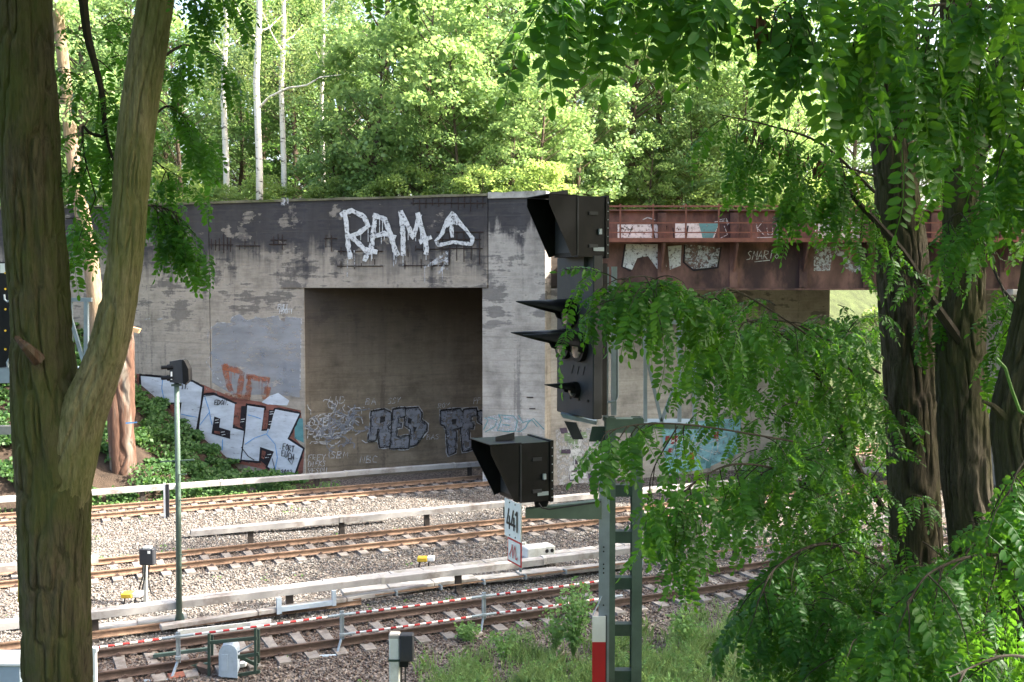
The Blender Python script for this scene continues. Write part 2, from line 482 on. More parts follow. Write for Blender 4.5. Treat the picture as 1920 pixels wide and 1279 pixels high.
class MB:
    """collects shapes in world coordinates; build() links them as one mesh object"""
    def __init__(self):
        self.v = []; self.f = []
    def add(self, verts, faces):
        o = len(self.v)
        self.v += [tuple(p) for p in verts]
        self.f += [tuple(i + o for i in fc) for fc in faces]
        return self
    def box(self, c, sx, sy, sz, ax=None, ay=None, az=None, bev=0.0):
        ax = ax or Vector((1, 0, 0)); ay = ay or Vector((0, 1, 0)); az = az or Z
        c = Vector(c)
        if bev <= 0:
            pts = [c + ax * (sx / 2 * i) + ay * (sy / 2 * j) + az * (sz / 2 * k) for k in (-1, 1) for i, j in ((-1, -1), (1, -1), (1, 1), (-1, 1))]
            return self.add(pts, [(3, 2, 1, 0), (4, 5, 6, 7), (0, 1, 5, 4), (1, 2, 6, 5), (2, 3, 7, 6), (3, 0, 4, 7)])
        # chamfered in plan and at the top and bottom edges
        hx, hy, hz = sx / 2, sy / 2, sz / 2
        def ringp(ix, iy, b, zz):
            x, y = ix, iy
            return [c + ax * a + ay * bb + az * zz for a, bb in ((-x + b, -y), (x - b, -y), (x, -y + b), (x, y - b), (x - b, y), (-x + b, y), (-x, y - b), (-x, -y + b))]
        rings = [ringp(hx - bev, hy - bev, bev * .4, -hz), ringp(hx, hy, bev, -hz + bev), ringp(hx, hy, bev, hz - bev), ringp(hx - bev, hy - bev, bev * .4, hz)]
        pts = [p for r in rings for p in r]
        fs = [tuple(range(7, -1, -1)), tuple(range(24, 32))]
        for k in range(3):
            for i in range(8):
                fs.append((k * 8 + i, k * 8 + (i + 1) % 8, (k + 1) * 8 + (i + 1) % 8, (k + 1) * 8 + i))
        return self.add(pts, fs)
    def prism(self, poly, ext):
        """polygon of points pushed along the vector ext"""
        n_ = len(poly); ext = Vector(ext)
        pts = [Vector(p) for p in poly] + [Vector(p) + ext for p in poly]
        fs = [tuple(range(n_)), tuple(range(2 * n_ - 1, n_ - 1, -1))]
        for i in range(n_):
            j = (i + 1) % n_
            fs.append((j, i, i + n_, j + n_))
        return self.add(pts, fs)
    def tube(self, path, rad, seg=8, caps=True):
        path = [Vector(p) for p in path]
        if isinstance(rad, (int, float)):
            rad = [rad] * len(path)
        rings = []
        prev = None
        for i, p in enumerate(path):
            t = (path[min(i + 1, len(path) - 1)] - path[max(i - 1, 0)]).normalized()
            if prev is None:
                a = t.orthogonal().normalized()
            else:
                a = (prev - t * prev.dot(t)).normalized()
            prev = a
            b = t.cross(a)
            rings.append([p + (a * math.cos(2 * math.pi * k / seg) + b * math.sin(2 * math.pi * k / seg)) * rad[i] for k in range(seg)])
        pts = [q for r in rings for q in r]
        fs = []
        for i in range(len(path) - 1):
            for k in range(seg):
                fs.append((i * seg + k, i * seg + (k + 1) % seg, (i + 1) * seg + (k + 1) % seg, (i + 1) * seg + k))
        if caps:
            fs.append(tuple(range(seg - 1, -1, -1)))
            fs.append(tuple((len(path) - 1) * seg + k for k in range(seg)))
        return self.add(pts, fs)
    def bar(self, a, b, w, h, up=None):
        a = Vector(a); b = Vector(b); d = (b - a); L = d.length; d.normalize()
        up = Vector(up) if up else (Z if abs(d.z) < 0.9 else Vector((1, 0, 0)))
        s = d.cross(up).normalized(); u = s.cross(d)
        return self.box((a + b) / 2, L, w, h, d, s, u)
    def angle(self, a, b, w, t, up=None, flip=1):
        """an L-profile"""
        a = Vector(a); b = Vector(b); d = (b - a).normalized()
        up = Vector(up) if up else (Z if abs(d.z) < 0.9 else Vector((1, 0, 0)))
        s = d.cross(up).normalized() * flip; u = (s.cross(d) * flip).normalized()
        prof = [(0, 0), (w, 0), (w, t), (t, t), (t, w), (0, w)]
        return self.prism([a + s * p + u * q for p, q in prof], b - a)
    def build(self, name, mat, parent=None, smooth=False, kind=None):
        me = bpy.data.meshes.new(name)
        o0 = ORG.get(parent, Vector((0, 0, 0)))
        me.from_pydata([(p[0] - o0.x, p[1] - o0.y, p[2] - o0.z) for p in self.v], [], self.f)
        return finish(name, me, mat, parent, smooth, kind)

def finish(name, me, mat, parent=None, smooth=False, kind=None):
    if mat is not None:
        me.materials.append(mat if not isinstance(mat, str) else M[mat])
    if smooth:
        me.polygons.foreach_set('use_smooth', [True] * len(me.polygons))
    me.update()
    o = bpy.data.objects.new(name, me)
    COL.objects.link(o)
    if parent is not None:
        o.parent = parent
    ORG[o] = ORG.get(parent, Vector((0, 0, 0)))
    if kind:
        o['kind'] = kind
    return o

def np_mesh(name, verts, faces):
    """verts (n,3) array, faces (m,k) array of one size"""
    me = bpy.data.meshes.new(name)
    verts = np.ascontiguousarray(verts, np.float32); faces = np.ascontiguousarray(faces, np.int32)
    k = faces.shape[1]
    me.vertices.add(len(verts)); me.vertices.foreach_set('co', verts.ravel())
    me.loops.add(faces.size); me.loops.foreach_set('vertex_index', faces.ravel())
    me.polygons.add(len(faces))
    me.polygons.foreach_set('loop_start', np.arange(0, faces.size, k, dtype=np.int32))
    me.polygons.foreach_set('loop_total', np.full(len(faces), k, np.int32))
    me.update(calc_edges=True)
    return me

def thing(name, label, cat, loc, group=None):
    o = bpy.data.objects.new(name, None)
    COL.objects.link(o)
    o.location = loc
    o.empty_display_size = 0.2
    ORG[o] = Vector(loc)
    o['label'] = label; o['category'] = cat
    if group:
        o['group'] = group
    return o

def tag(o, label, cat, group=None):
    o['label'] = label; o['category'] = cat
    if group:
        o['group'] = group
    return o

def struct(o):
    o['kind'] = 'structure'
    return o

def copy_tree(o, parent=None):
    c = o.copy(); COL.objects.link(c)
    c.parent = parent
    for ch in o.children:
        copy_tree(ch, c)
    return c
# ------------------------------------------------------------------ ground, ballast bed, banks
def bedz(n):
    n = np.asarray(n, float)
    d = np.minimum(np.minimum(np.abs(n - N1), np.abs(n - N2)), np.abs(n - N3))
    return -0.245 - 0.24 * np.clip((d - 1.5) / 1.1, 0, 1)

def grid_obj(name, us, vs, fn, mat, smooth=True):
    U, V = np.meshgrid(us, vs, indexing='ij')
    P = np.array([fn(u, v) for u, v in zip(U.ravel(), V.ravel())])
    nu, nv = len(us), len(vs)
    i = np.arange(nu - 1)[:, None] * nv + np.arange(nv - 1)[None, :]
    i = i.ravel()
    me = np_mesh(name, P, np.stack([i, i + nv, i + nv + 1, i + 1], 1))
    return struct(finish(name, me, mat, None, smooth))

big = MB().add([(-700, -300, -0.75), (900, -300, -0.75), (900, 1200, -0.75), (-700, 1200, -0.75)], [(0, 1, 2, 3)])
struct(big.build('ground', 'turf'))

def fbed(s, n):
    z = float(bedz(n)) + (vnoise(s * 0.8, n * 0.9, 3) - 0.5) * 0.06
    p = tn(s, n, z); return p.x, p.y, p.z
grid_obj('ballast_bed', np.linspace(-45, 85, 150), np.linspace(N1 - 6.6, N3 + 5.0, 90), fbed, 'ballast_ground')

def fnear(s, n):
    p = tn(s, n)
    z = bank_near(p.x, p.y) + (vnoise(s * 0.7, n * 0.7, 5) - 0.5) * 0.22 + 0.02
    return p.x, p.y, float(z)
grid_obj('embankment_near', np.linspace(-45, 60, 120), np.linspace(-14, N1 - 4.2, 60), fnear, 'turf')

FB = Vector((fp(S570, 0).x, fp(S570, 0).y, 0))
def ffar(s, n):
    p = tn(s, n)
    return p.x, p.y, float(bank_far(p.x, p.y) + (vnoise(s * 0.9, n * 0.9, 8) - 0.5) * 0.35 - 0.05)
sB = FB.dot(T)
grid_obj('embankment_far', np.linspace(sB - 46, sB + 1.0, 70), np.linspace(N3 + 2.2, N3 + 30, 50), ffar, 'soil')

# plateau behind the facade, and the sunny slope beyond the bridge
a0 = fp(S570 - 45, 11.55, -0.9); b0 = fp(S570 + 0.05, 11.55, -0.9)
b1 = b0 + T * 15.5
pl = [a0, b0, b1, b1 + T * 90 + N * 28, tn(120, 230, 11.55), tn(-150, 230, 11.55)]
struct(MB().add(pl, [tuple(range(len(pl)))]).build('plateau', 'soil'))
s_open = b1.dot(T); n_open = b1.dot(N)
def fslope(s, v):
    w = 28 * min(1, (s - s_open) / 90.0) + 3
    n = (N3 + 3.4) + v * (n_open - N3 - 3.4 + w)
    z = -0.45 + 12.0 * (v ** 1.1) + (vnoise(s * 0.5, v * 9, 12) - 0.5) * 0.5
    p = tn(s, n, z); return p.x, p.y, float(p.z)
grid_obj('cutting_slope', np.linspace(s_open + 0.3, s_open + 90, 60), np.linspace(0, 1.02, 14), fslope, 'turf')

# ------------------------------------------------------------------ concrete bridge abutment
def fpoly(pts, depth, out=0.0):
    return [fp(s, z, out) for s, z in pts], -FN * depth

abut = thing('bridge_abutment', 'sooty grey concrete bridge abutment with square tunnel opening and graffiti', 'bridge abutment', fp(S570, -0.4))
SL = S570 - 45
G = 0.02
# three front panels parted by open vertical joints
MB().prism(*fpoly([(SL, -0.8), (S393 - G, -0.8), (S393 - G, ZTOP), (SL, ZTOP)], 0.9)).build('wall_panel', 'concrete', abut)
mid = MB().prism(*fpoly([(S393 + G, -0.8), (S570, -0.8), (S570, ZLIN), (S915 - G, ZLIN), (S915 - G, ZTOP), (S393 + G, ZTOP)], 0.9)).build('wall_panel', 'concrete', abut)
MB().prism(*fpoly([(S905, -0.8), (S1022, -0.8), (S1022, ZTOP - 0.12), (S915 + G, ZTOP - 0.12), (S915 + G, ZLIN - 0.02), (S905, ZLIN - 0.02)], 0.9)).build('wall_panel', 'concrete_pier', abut)
# lip under the lintel and the dark joints' backing
MB().prism(*fpoly([(S570 - 1.2, ZLIN + 0.004), (S915 - G, ZLIN + 0.004), (S915 - G, ZLIN + 0.13), (S570 - 1.2, ZLIN + 0.16)], 0.07, 0.06)).build('lintel_lip', 'concrete', abut)
# coping strips along the top
for a, b, t_, zt in ((SL, S393 - G, 0.09, ZTOP), (S393 + G, S915 - G, 0.10, ZTOP), (S915 + G, S1022 + 0.06, 0.26, ZTOP - 0.12)):
    n_ = 14
    up = [(a + (b - a) * i / n_, zt + t_ + random.uniform(-.02, .025)) for i in range(n_ + 1)]
    poly = [(a, zt + 0.003), (b, zt + 0.003)] + up[::-1]
    MB().prism([fp(s, z, 0.07) for s, z in poly], -FN * 1.0).build('coping', 'coping' if zt == ZTOP else 'trough', abut)
# tunnel: left wall, pier running back, ceiling slab (all skewed along the rails)
bk = FN * -0.905
w0 = fp(S570, 0) + T * 0.55 + bk * 0.0
w0 = fp(S570 - 0.02, 0)
tunnel = MB().prism([w0 + N * 0.02 + T * 0.02 + Z * -0.8, w0 + T * 16 + Z * -0.8, w0 + T * 16 + Z * 11.5, w0 + N * 0.02 + T * 0.02 + Z * 11.5], N * 0.8)
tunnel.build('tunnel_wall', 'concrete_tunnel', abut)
dS = fp(S1022, 0)
cS = fp(S905, 0)
LP = 15.0
pier = MB().prism([cS + bk + Z * -0.8, dS + bk * 1.0 + Z * -0.8, dS + bk + T * LP + Z * -0.8, cS + bk + T * LP + Z * -0.8], Z * (ZLIN + 0.79))
pier.build('pier_wall', 'concrete_pier', abut)
pier_side_p = dS + bk; pier_n = -N
cl = MB().prism([fp(S570, ZLIN + 0.05) + bk, fp(S1022, ZLIN + 0.05) + bk, fp(S1022, ZLIN + 0.05) + bk + T * LP, fp(S570, ZLIN + 0.05) + bk + T * LP], Z * 3.3)
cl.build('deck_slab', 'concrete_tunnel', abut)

# exposed reinforcement in the spalled patches
def rebar_grid(pxs, pys, x0, x1, y0, y1, nm='rebar'):
    b = MB()
    for y in pys:
        b.tube([onplane(x0 + random.uniform(-3, 3), y, P0, FN) + FN * 0.02, onplane(x1 + random.uniform(-3, 3), y, P0, FN) + FN * 0.025], 0.022, 5)
    for x in pxs:
        b.tube([onplane(x, y0 + random.uniform(-6, 6), P0, FN) + FN * 0.04, onplane(x + random.uniform(-.6, .6), y1 + random.uniform(-8, 6), P0, FN) + FN * 0.04], 0.018, 5)
    return b.build(nm, 'rebar', abut)
rebar_grid([397, 405, 412, 420, 427, 433], [459], 392, 437, 444, 472)
rebar_grid([450, 460, 470, 478], [461], 443, 486, 454, 467)
rebar_grid([514, 522, 530], [450, 458], 508, 540, 440, 464)
rebar_grid([300, 310, 330], [391], 296, 346, 385, 398)
rebar_grid([612, 622], [447], 608, 632, 443, 466)
rebar_grid([775, 787, 799, 811, 823, 835, 847, 859, 871, 883, 895, 906], [381], 770, 912, 370, 393)
rebar_grid([829, 843, 857, 870, 884, 899], [435, 449, 466], 820, 905, 433, 492)
rebar_grid([690, 705, 640], [471], 632, 716, 466, 476)
rebar_grid([765, 780, 795], [467], 778, 838, 462, 476)
rebar_grid([640, 665, 678, 703], [499], 630, 716, 490, 500)
rebar_grid([760, 775, 790, 810, 830], [498], 755, 838, 490, 500)
rebar_grid([], [745, 766], 990, 1003, 745, 760)

# ------------------------------------------------------------------ steel girder bridge
GY = 43.6
def gp(px, py, out=0.0):
    return at(px, py, GY - out)
X0 = 2.2; X1 = 27.0
zt = at(1400, 386, GY).z; zf = at(1400, 396, GY).z; zs = at(1400, 453, GY).z; zb = at(1400, 541, GY).z
gird = thing('girder_bridge', 'rusty brown riveted steel girder bridge with railing and white graffiti', 'bridge', (X0, GY, zb))
MB().box(((X0 + X1) / 2, GY + 0.03, (zf + zb) / 2), X1 - X0, 0.05, zf - zb).build('web_plate', 'rust_girder', gird)
MB().box(((X0 + X1) / 2, GY + 0.05, zf + 0.03), X1 - X0, 0.42, 0.06).build('top_flange', 'rust_girder', gird)
MB().box(((X0 + X1) / 2, GY + 0.05, zb - 0.03), X1 - X0, 0.5, 0.07).build('bottom_flange', 'rust_girder', gird)
MB().box(((X0 + X1) / 2, GY - 0.47, zs), X1 - X0, 0.9, 0.07).build('walkway', 'rust_rail', gird)
MB().box(((X0 + X1) / 2, GY - 0.94, zs + 0.02), X1 - X0, 0.05, 0.16).build('walkway_edge', 'rust_rail', gird)
st_px = [1240, 1375, 1505, 1625, 1750, 1880, 2010]
for px in st_px:
    x = at(px, 500, GY).x
    stf = MB().box((x, GY - 0.06, (zf + zb) / 2 - 0.02), 0.16, 0.12, zf - zb - 0.1).box((x, GY - 0.13, (zf + zb) / 2 - 0.02), 0.34, 0.03, zf - zb - 0.12).build('stiffener', 'rust_girder', gird)
    MB().prism([(x - 0.04, GY - 0.15, zs - 0.06), (x - 0.04, GY - 0.86, zs - 0.06), (x - 0.04, GY - 0.86, zs - 0.16), (x - 0.04, GY - 0.15, zs - 1.25)], (0.08, 0, 0)).build('bracket', 'rust_girder', stf)
# rivet rows
rv = MB()
for px in st_px:
    x = at(px, 500, GY).x
    for dx in (-0.13, 0.13):
        zz = zb + 0.15
        while zz < zf - 0.1:
            rv.box((x + dx, GY - 0.15, zz), 0.035, 0.02, 0.035); zz += 0.16
rv.build('rivet', 'rust_girder', gird, kind='stuff')
yr = GY - 0.93
railing = MB().box(((X0 + X1) / 2 + 0.2, yr - 0.05, at(1400, 387, yr).z), X1 - X0 - 0.4, 0.04, 0.07).build('railing', 'rust_rail', gird)
for k in range(22):
    x = at(1163 + 61.5 * k, 420, GY - 0.93).x
    if x > X1: break
    MB().box((x, yr, (zs + zt) / 2), 0.06, 0.06, zt - zs).build('railing_post', 'rust_rail', railing)
for py, h_ in ((418, 0.045), (436, 0.045)):
    z_ = at(1400, py, yr).z
    MB().box(((X0 + X1) / 2 + 0.2, yr - 0.05, z_), X1 - X0 - 0.4, 0.04, h_).build('railing_bar', 'rust_rail', railing)
# deck behind the girder, far girder
MB().box(((X0 + X1) / 2 + 1, GY + 4.6, zs - 0.9), X1 - X0 + 2, 8.9, 0.35).build('deck', 'rust_girder', gird)
MB().box(((X0 + X1) / 2 + 1, GY + 9.2, (zf + zb) / 2), X1 - X0 + 2, 0.06, zf - zb).build('far_girder', 'rust_girder', gird)
for k in range(9):
    MB().box((X0 + 1.5 + k * 2.8, GY + 4.6, zb + 0.25), 0.25, 8.8, 0.5).build('cross_beam', 'rust_girder', gird)
# far support of the bridge on the right, mostly hidden by leaves
ra = thing('bridge_support', 'pale concrete bridge support under the right end of the girder', 'bridge support', (19.5, GY + 3, -0.4))
MB().box((21.5, GY + 4, 3.6), 2.2, 9.0, 8.6, bev=0.08).build('support_wall', 'concrete_pier', ra)
MB().box((21.5, GY + 4, 7.93), 2.8, 9.4, 0.25, bev=0.04).build('bearing_shelf', 'trough', ra)

# ------------------------------------------------------------------ tracks
RAILPROF = [(-.075, -.172), (.075, -.172), (.075, -.160), (.022, -.145), (.010, -.125), (.010, -.05), (.034, -.038), (.036, -.006), (.028, 0), (-.028, 0), (-.036, -.006), (-.034, -.038), (-.010, -.05), (-.010, -.125), (-.022, -.145), (-.075, -.160)]

def add_rail(name, n, s0, s1, parent, z=0.0, mats=('rail_rust', 'rail_head')):
    pts = [tn(s0, n + a, z + b) for a, b in RAILPROF]
    b = MB().prism(pts, T * (s1 - s0))
    o = b.build(name, mats[0], parent)
    o.data.materials.append(M[mats[1]])
    for p in o.data.polygons:
        if p.normal.z > 0.7 and p.center.z + ORG[o].z > z - 0.02:
            p.material_index = 1
    return o

def in_frame(p, mx=60, my=60):
    q = project(p)
    return q is not None and -mx < q[0] < 1920 + mx and -my < q[1] < 1279 + my

sl_me = None
def sleeper_mesh():
    b = MB()
    # prestressed sleeper: trapezoid section, slightly waisted, local x along the sleeper
    xs = [-1.3, -0.95, -0.45, 0, 0.45, 0.95, 1.3]
    hw = [0.13, 0.14, 0.115, 0.105, 0.115, 0.14, 0.13]
    tz = [-0.185, -0.172, -0.20, -0.205, -0.20, -0.172, -0.185]
    rings = [[(x, -w - .02, -0.40), (x, w + .02, -0.40), (x, w, t_), (x, -w, t_)] for x, w, t_ in zip(xs, hw, tz)]
    pts = [p for r in rings for p in r]
    fs = [(3, 2, 1, 0), (24, 25, 26, 27)]
    for i in range(6):
        for k in range(4):
            fs.append((i * 4 + k, i * 4 + (k + 1) % 4, (i + 1) * 4 + (k + 1) % 4, (i + 1) * 4 + k))
    b.add(pts, fs)
    me = bpy.data.meshes.new('sleeper')
    me.from_pydata(b.v, [], b.f); me.materials.append(M['sleeper']); me.update()
    return me
sl_me = sleeper_mesh()

def track(nc, label, s0, s1, orange=False, sp=0.66):
    t_ = thing('railway_track', label, 'railway track', tn(0, nc, -0.3))
    for d in (-0.753, 0.753):
        add_rail('rail', nc + d, s0, s1, t_, mats=(('rail_orange' if orange else 'rail_rust'), 'rail_head'))
    clips = MB()
    ss = []
    s = s0 + 0.3
    while s < s1:
        if in_frame(tn(s, nc), 120, 90):
            ss.append(s)
        s += sp
    for s in ss:
        o = bpy.data.objects.new('sleeper', sl_me)
        COL.objects.link(o); o.parent = t_
        a = ALPHA + math.pi / 2 + random.uniform(-.012, .012)
        o.location = tn(s, nc + random.uniform(-.02, .02), random.uniform(-.008, .008)) - ORG[t_]
        o.rotation_euler = (0, 0, a)
        for d in (-0.753, 0.753):
            for e in (-0.105, 0.105):
                clips.box(tn(s, nc + d + e, -0.15), 0.11, 0.05, 0.05, T, N)
                clips.box(tn(s, nc + d + e * 1.1, -0.115), 0.035, 0.035, 0.05, T, N)
    clips.build('rail_clip', 'clip', t_, kind='stuff')
    return t_
track(N1, 'nearest railway track in shade with red and white barrier along it', -32, 60)
track(N2, 'middle railway track with brown rails on sunlit grey ballast', -42, 75, True)
track(N3, 'farthest railway track running through the tunnel opening', -45, 80, True)

# ------------------------------------------------------------------ conductor rails with white covers
def conductor(label, n, s0, s1, zt_, sp_br=4.6, seg=5.2, ph=0.0, h=0.21, w=0.26, mat='cover', name='conductor_rail'):
    t_ = thing(name, label, 'conductor rail', tn(s0, n, -0.45))
    s = s0; k = 0
    while s < s1 - 0.2:
        e = min(s + seg + random.uniform(-.5, .5), s1)
        dz = random.uniform(-.018, .014)
        prof = [(-w / 2, -h), (-w / 2 + .012, -h), (-w / 2 + 0.015, -0.03), (0, -0.012), (w / 2 - 0.015, -0.03), (w / 2 - .012, -h), (w / 2, -h), (w / 2, -0.035), (w / 2 - 0.05, 0.0), (-w / 2 + 0.05, 0.0), (-w / 2, -0.035)]
        pts = [tn(s + 0.015, n + a, zt_ + b + dz) for a, b in prof]
        MB().prism(pts, T * (e - s - 0.03)).build('cover', mat, t_)
        if k:
            prof2 = [(-w / 2 - .012, -h - .005), (w / 2 + .012, -h - .005), (w / 2 + .012, -0.03), (w / 2 - 0.05, 0.012), (-w / 2 + 0.05, 0.012), (-w / 2 - .012, -0.03)]
            MB().prism([tn(s - 0.05, n + a, zt_ + b) for a, b in prof2], T * 0.1).build('joint_sleeve', 'trough', t_)
        s = e; k += 1
    MB().prism([tn(s0 + 0.1, n + a, zt_ - 0.085 + b) for a, b in [(-.04, -.1), (.04, -.1), (.04, -.075), (.012, -.06), (.012, -.02), (.03, 0), (-.03, 0), (-.012, -.02), (-.012, -.06), (-.04, -.075)]], T * (s1 - s0 - .2)).build('power_rail', 'rail_rust', t_)
    s = s0 + ph
    while s < s1:
        p = tn(s, n, 0)
        prof = [(-.07, -.5), (.22, -.5), (.2, -.42), (.06, -.34), (.035, zt_ - .2), (.05, zt_ - .05), (-.05, zt_ - .05), (-.06, zt_ - .2), (-.05, -.3)]
        MB().prism([tn(s - 0.09, n - a, b) for a, b in prof], T * 0.18).build('bracket', 'cast_iron', t_)
        s += sp_br
    return t_

def line_n(px, py, z):
    g = ground(px, py, z)
    return g.dot(N), g.dot(T)
nA, sA = line_n(550, 1098, 0.30)
_, sA0 = line_n(540, 1138, -0.3)
conductor('nearest white covered conductor rail beside the red and white barrier', nA, sA - 23.0, sA + 44, 0.30, 4.75, ph=(sA0 - (sA - 23.0)) % 4.75)
nB, sB0 = line_n(690, 962, 0.30)
_, sBl = line_n(345, 983, 0.2)
_, sBb = line_n(455, 1000, -0.3)
conductor('middle white conductor rail on ballast, starting beside the thin green pole', nB, sBl, sBl + 50, 0.30, 3.1, ph=(sBb - sBl))
nC, sC0 = line_n(550, 890, 0.30)
conductor('farthest grey conductor rail along the foot of the tunnel wall', nC, sC0 - 24, sC0 + 45, 0.30, 7.0, ph=4.0)
nD, sD0 = line_n(60, 1052, 0.28)
conductor('short piece of white conductor rail ending behind the mossy trunk', nD, sD0 - 8, sD0 + 1.8, 0.28, 3.0, ph=1.0)

# rusty spare rail and concrete trough lids in front of the near conductor rail
nR, sR = line_n(420, 1155, -0.25)
t_ = thing('spare_rail', 'loose orange rusty rail lying in front of the near conductor rail', 'rail', tn(sR, nR, -0.4))
add_rail('rail_bar', nR, sR - 11, sR + 3.6, t_, z=-0.22, mats=('rail_orange', 'rail_orange'))
t_ = thing('thin_rail', 'thin pair of rusty steel rods clamped low beyond the near track', 'steel rod', tn(sR + 5, nR, -0.4))
for dn in (0, 0.09):
    MB().tube([tn(sR + 4, nR + dn, -0.2), tn(sR + 30, nR + dn, -0.2)], 0.018, 6).build('rod', 'rail_orange', t_)
for k in range(12):
    MB().box(tn(sR + 4.6 + k * 1.3, nR + 0.045, -0.22), 0.05, 0.2, 0.12, T, N).build('rod_clip', 'galv', t_)

# flat cable trough with lids: one row behind the near conductor rail
def trough(label, px, py, pxe, pye, w, name='cable_trough', mat='trough', lid=1.0, jit=0.012, z=-0.30):
    a = ground(px, py, z); b = ground(pxe, pye, z)
    d = (b - a); L = d.length; d.normalize(); s_ = Vector((-d.y, d.x, 0))
    t_ = thing(name, label, 'cable trough', a + Z * -0.15)
    k = 0; x = 0
    while x < L:
        c = a + d * (x + lid / 2) + Z * random.uniform(-jit, jit) + s_ * random.uniform(-jit, jit)
        MB().box(c, lid - 0.02, w, 0.12, d, s_, Z, bev=0.012).build('lid', mat, t_)
        x += lid
    return t_
trough('long pale concrete cable trough behind the near conductor rail', -60, 1178, 1250, 1012, 0.34)
trough('flat concrete cable trough beside the middle conductor rail', 350, 1000, 720, 972, 0.3)
trough('grey concrete slabs lying between the near track and the thin rods', 640, 1112, 1130, 1062, 0.45, lid=1.3, jit=0.03)
trough('low mossy concrete slabs behind the near track at the trunk', 60, 1190, 275, 1168, 0.5, lid=1.2, jit=0.03)
trough('long bright steel duct behind the near track', 300, 1176, 745, 1108, 0.22, 'cable_duct', 'cover', 2.4, 0.004, -0.22)

# ------------------------------------------------------------------ ballast stones (nobody could count them)
def stones(count, seed):
    r = np.random.default_rng(seed)
    # sample evenly over the picture's ground, so density follows the view
    n = r.uniform(N1 - 5.2, N3 + 2.6, count * 3)
    s = r.uniform(-30, 62, count * 3)
    x = T.x * s + N.x * n; y = T.y * s + N.y * n
    u = 960 + F * x / y
    ok = (u > -30) & (u < 1950) & (y > 18)
    keep = r.uniform(0, 1, count * 3) < np.where(u > 1250, 0.35, 1.0) * np.clip((52 - y) / 12, 0.25, 1.0)
    ok &= keep
    s, n = s[ok][:count], n[ok][:count]
    c = len(s)
    x = T.x * s + N.x * n; y = T.y * s + N.y * n
    size = r.uniform(0.024, 0.050, c) * (1 + 0.35 * (r.random(c) > 0.93))
    z = bedz(n) + r.uniform(-0.01, 0.02, c) + (vnoise(s * 0.8, n * 0.9, 3) - 0.5) * 0.06
    # keep the rails' heads and most sleepers clear
    base = np.array([[1, 0, -.2], [-.1, 1, .1], [-1, .1, -.1], [.1, -1, .15], [.15, .1, .8], [-.1, 0, -.7]])
    V = base[None] * (1 + r.uniform(-.38, .38, (c, 6, 3)))
    ang = r.uniform(0, 2 * math.pi, c); ca, sa = np.cos(ang), np.sin(ang)
    tl = r.uniform(-.6, .6, c); ct, st = np.cos(tl), np.sin(tl)
    X, Y, W = V[..., 0], V[..., 1] * r.uniform(.6, 1, (c, 1)), V[..., 2]
    Y, W = Y * ct[:, None] - W * st[:, None], Y * st[:, None] + W * ct[:, None]
    X, Y = X * ca[:, None] - Y * sa[:, None], X * sa[:, None] + Y * ca[:, None]
    P = np.stack([X, Y, W], -1) * size[:, None, None] + np.stack([x, y, z], -1)[:, None]
    fc = np.array([[0, 1, 4], [1, 2, 4], [2, 3, 4], [3, 0, 4], [1, 0, 5], [2, 1, 5], [3, 2, 5], [0, 3, 5]])
    Fc = fc[None] + (np.arange(c) * 6)[:, None, None]
    return np_mesh('ballast', P.reshape(-1, 3), Fc.reshape(-1, 3))
o = finish('ballast', stones(155000, 5), 'stone')
o['kind'] = 'stuff'
o['label'] = 'grey and brown broken stone ballast between the tracks'; o['category'] = 'ballast'
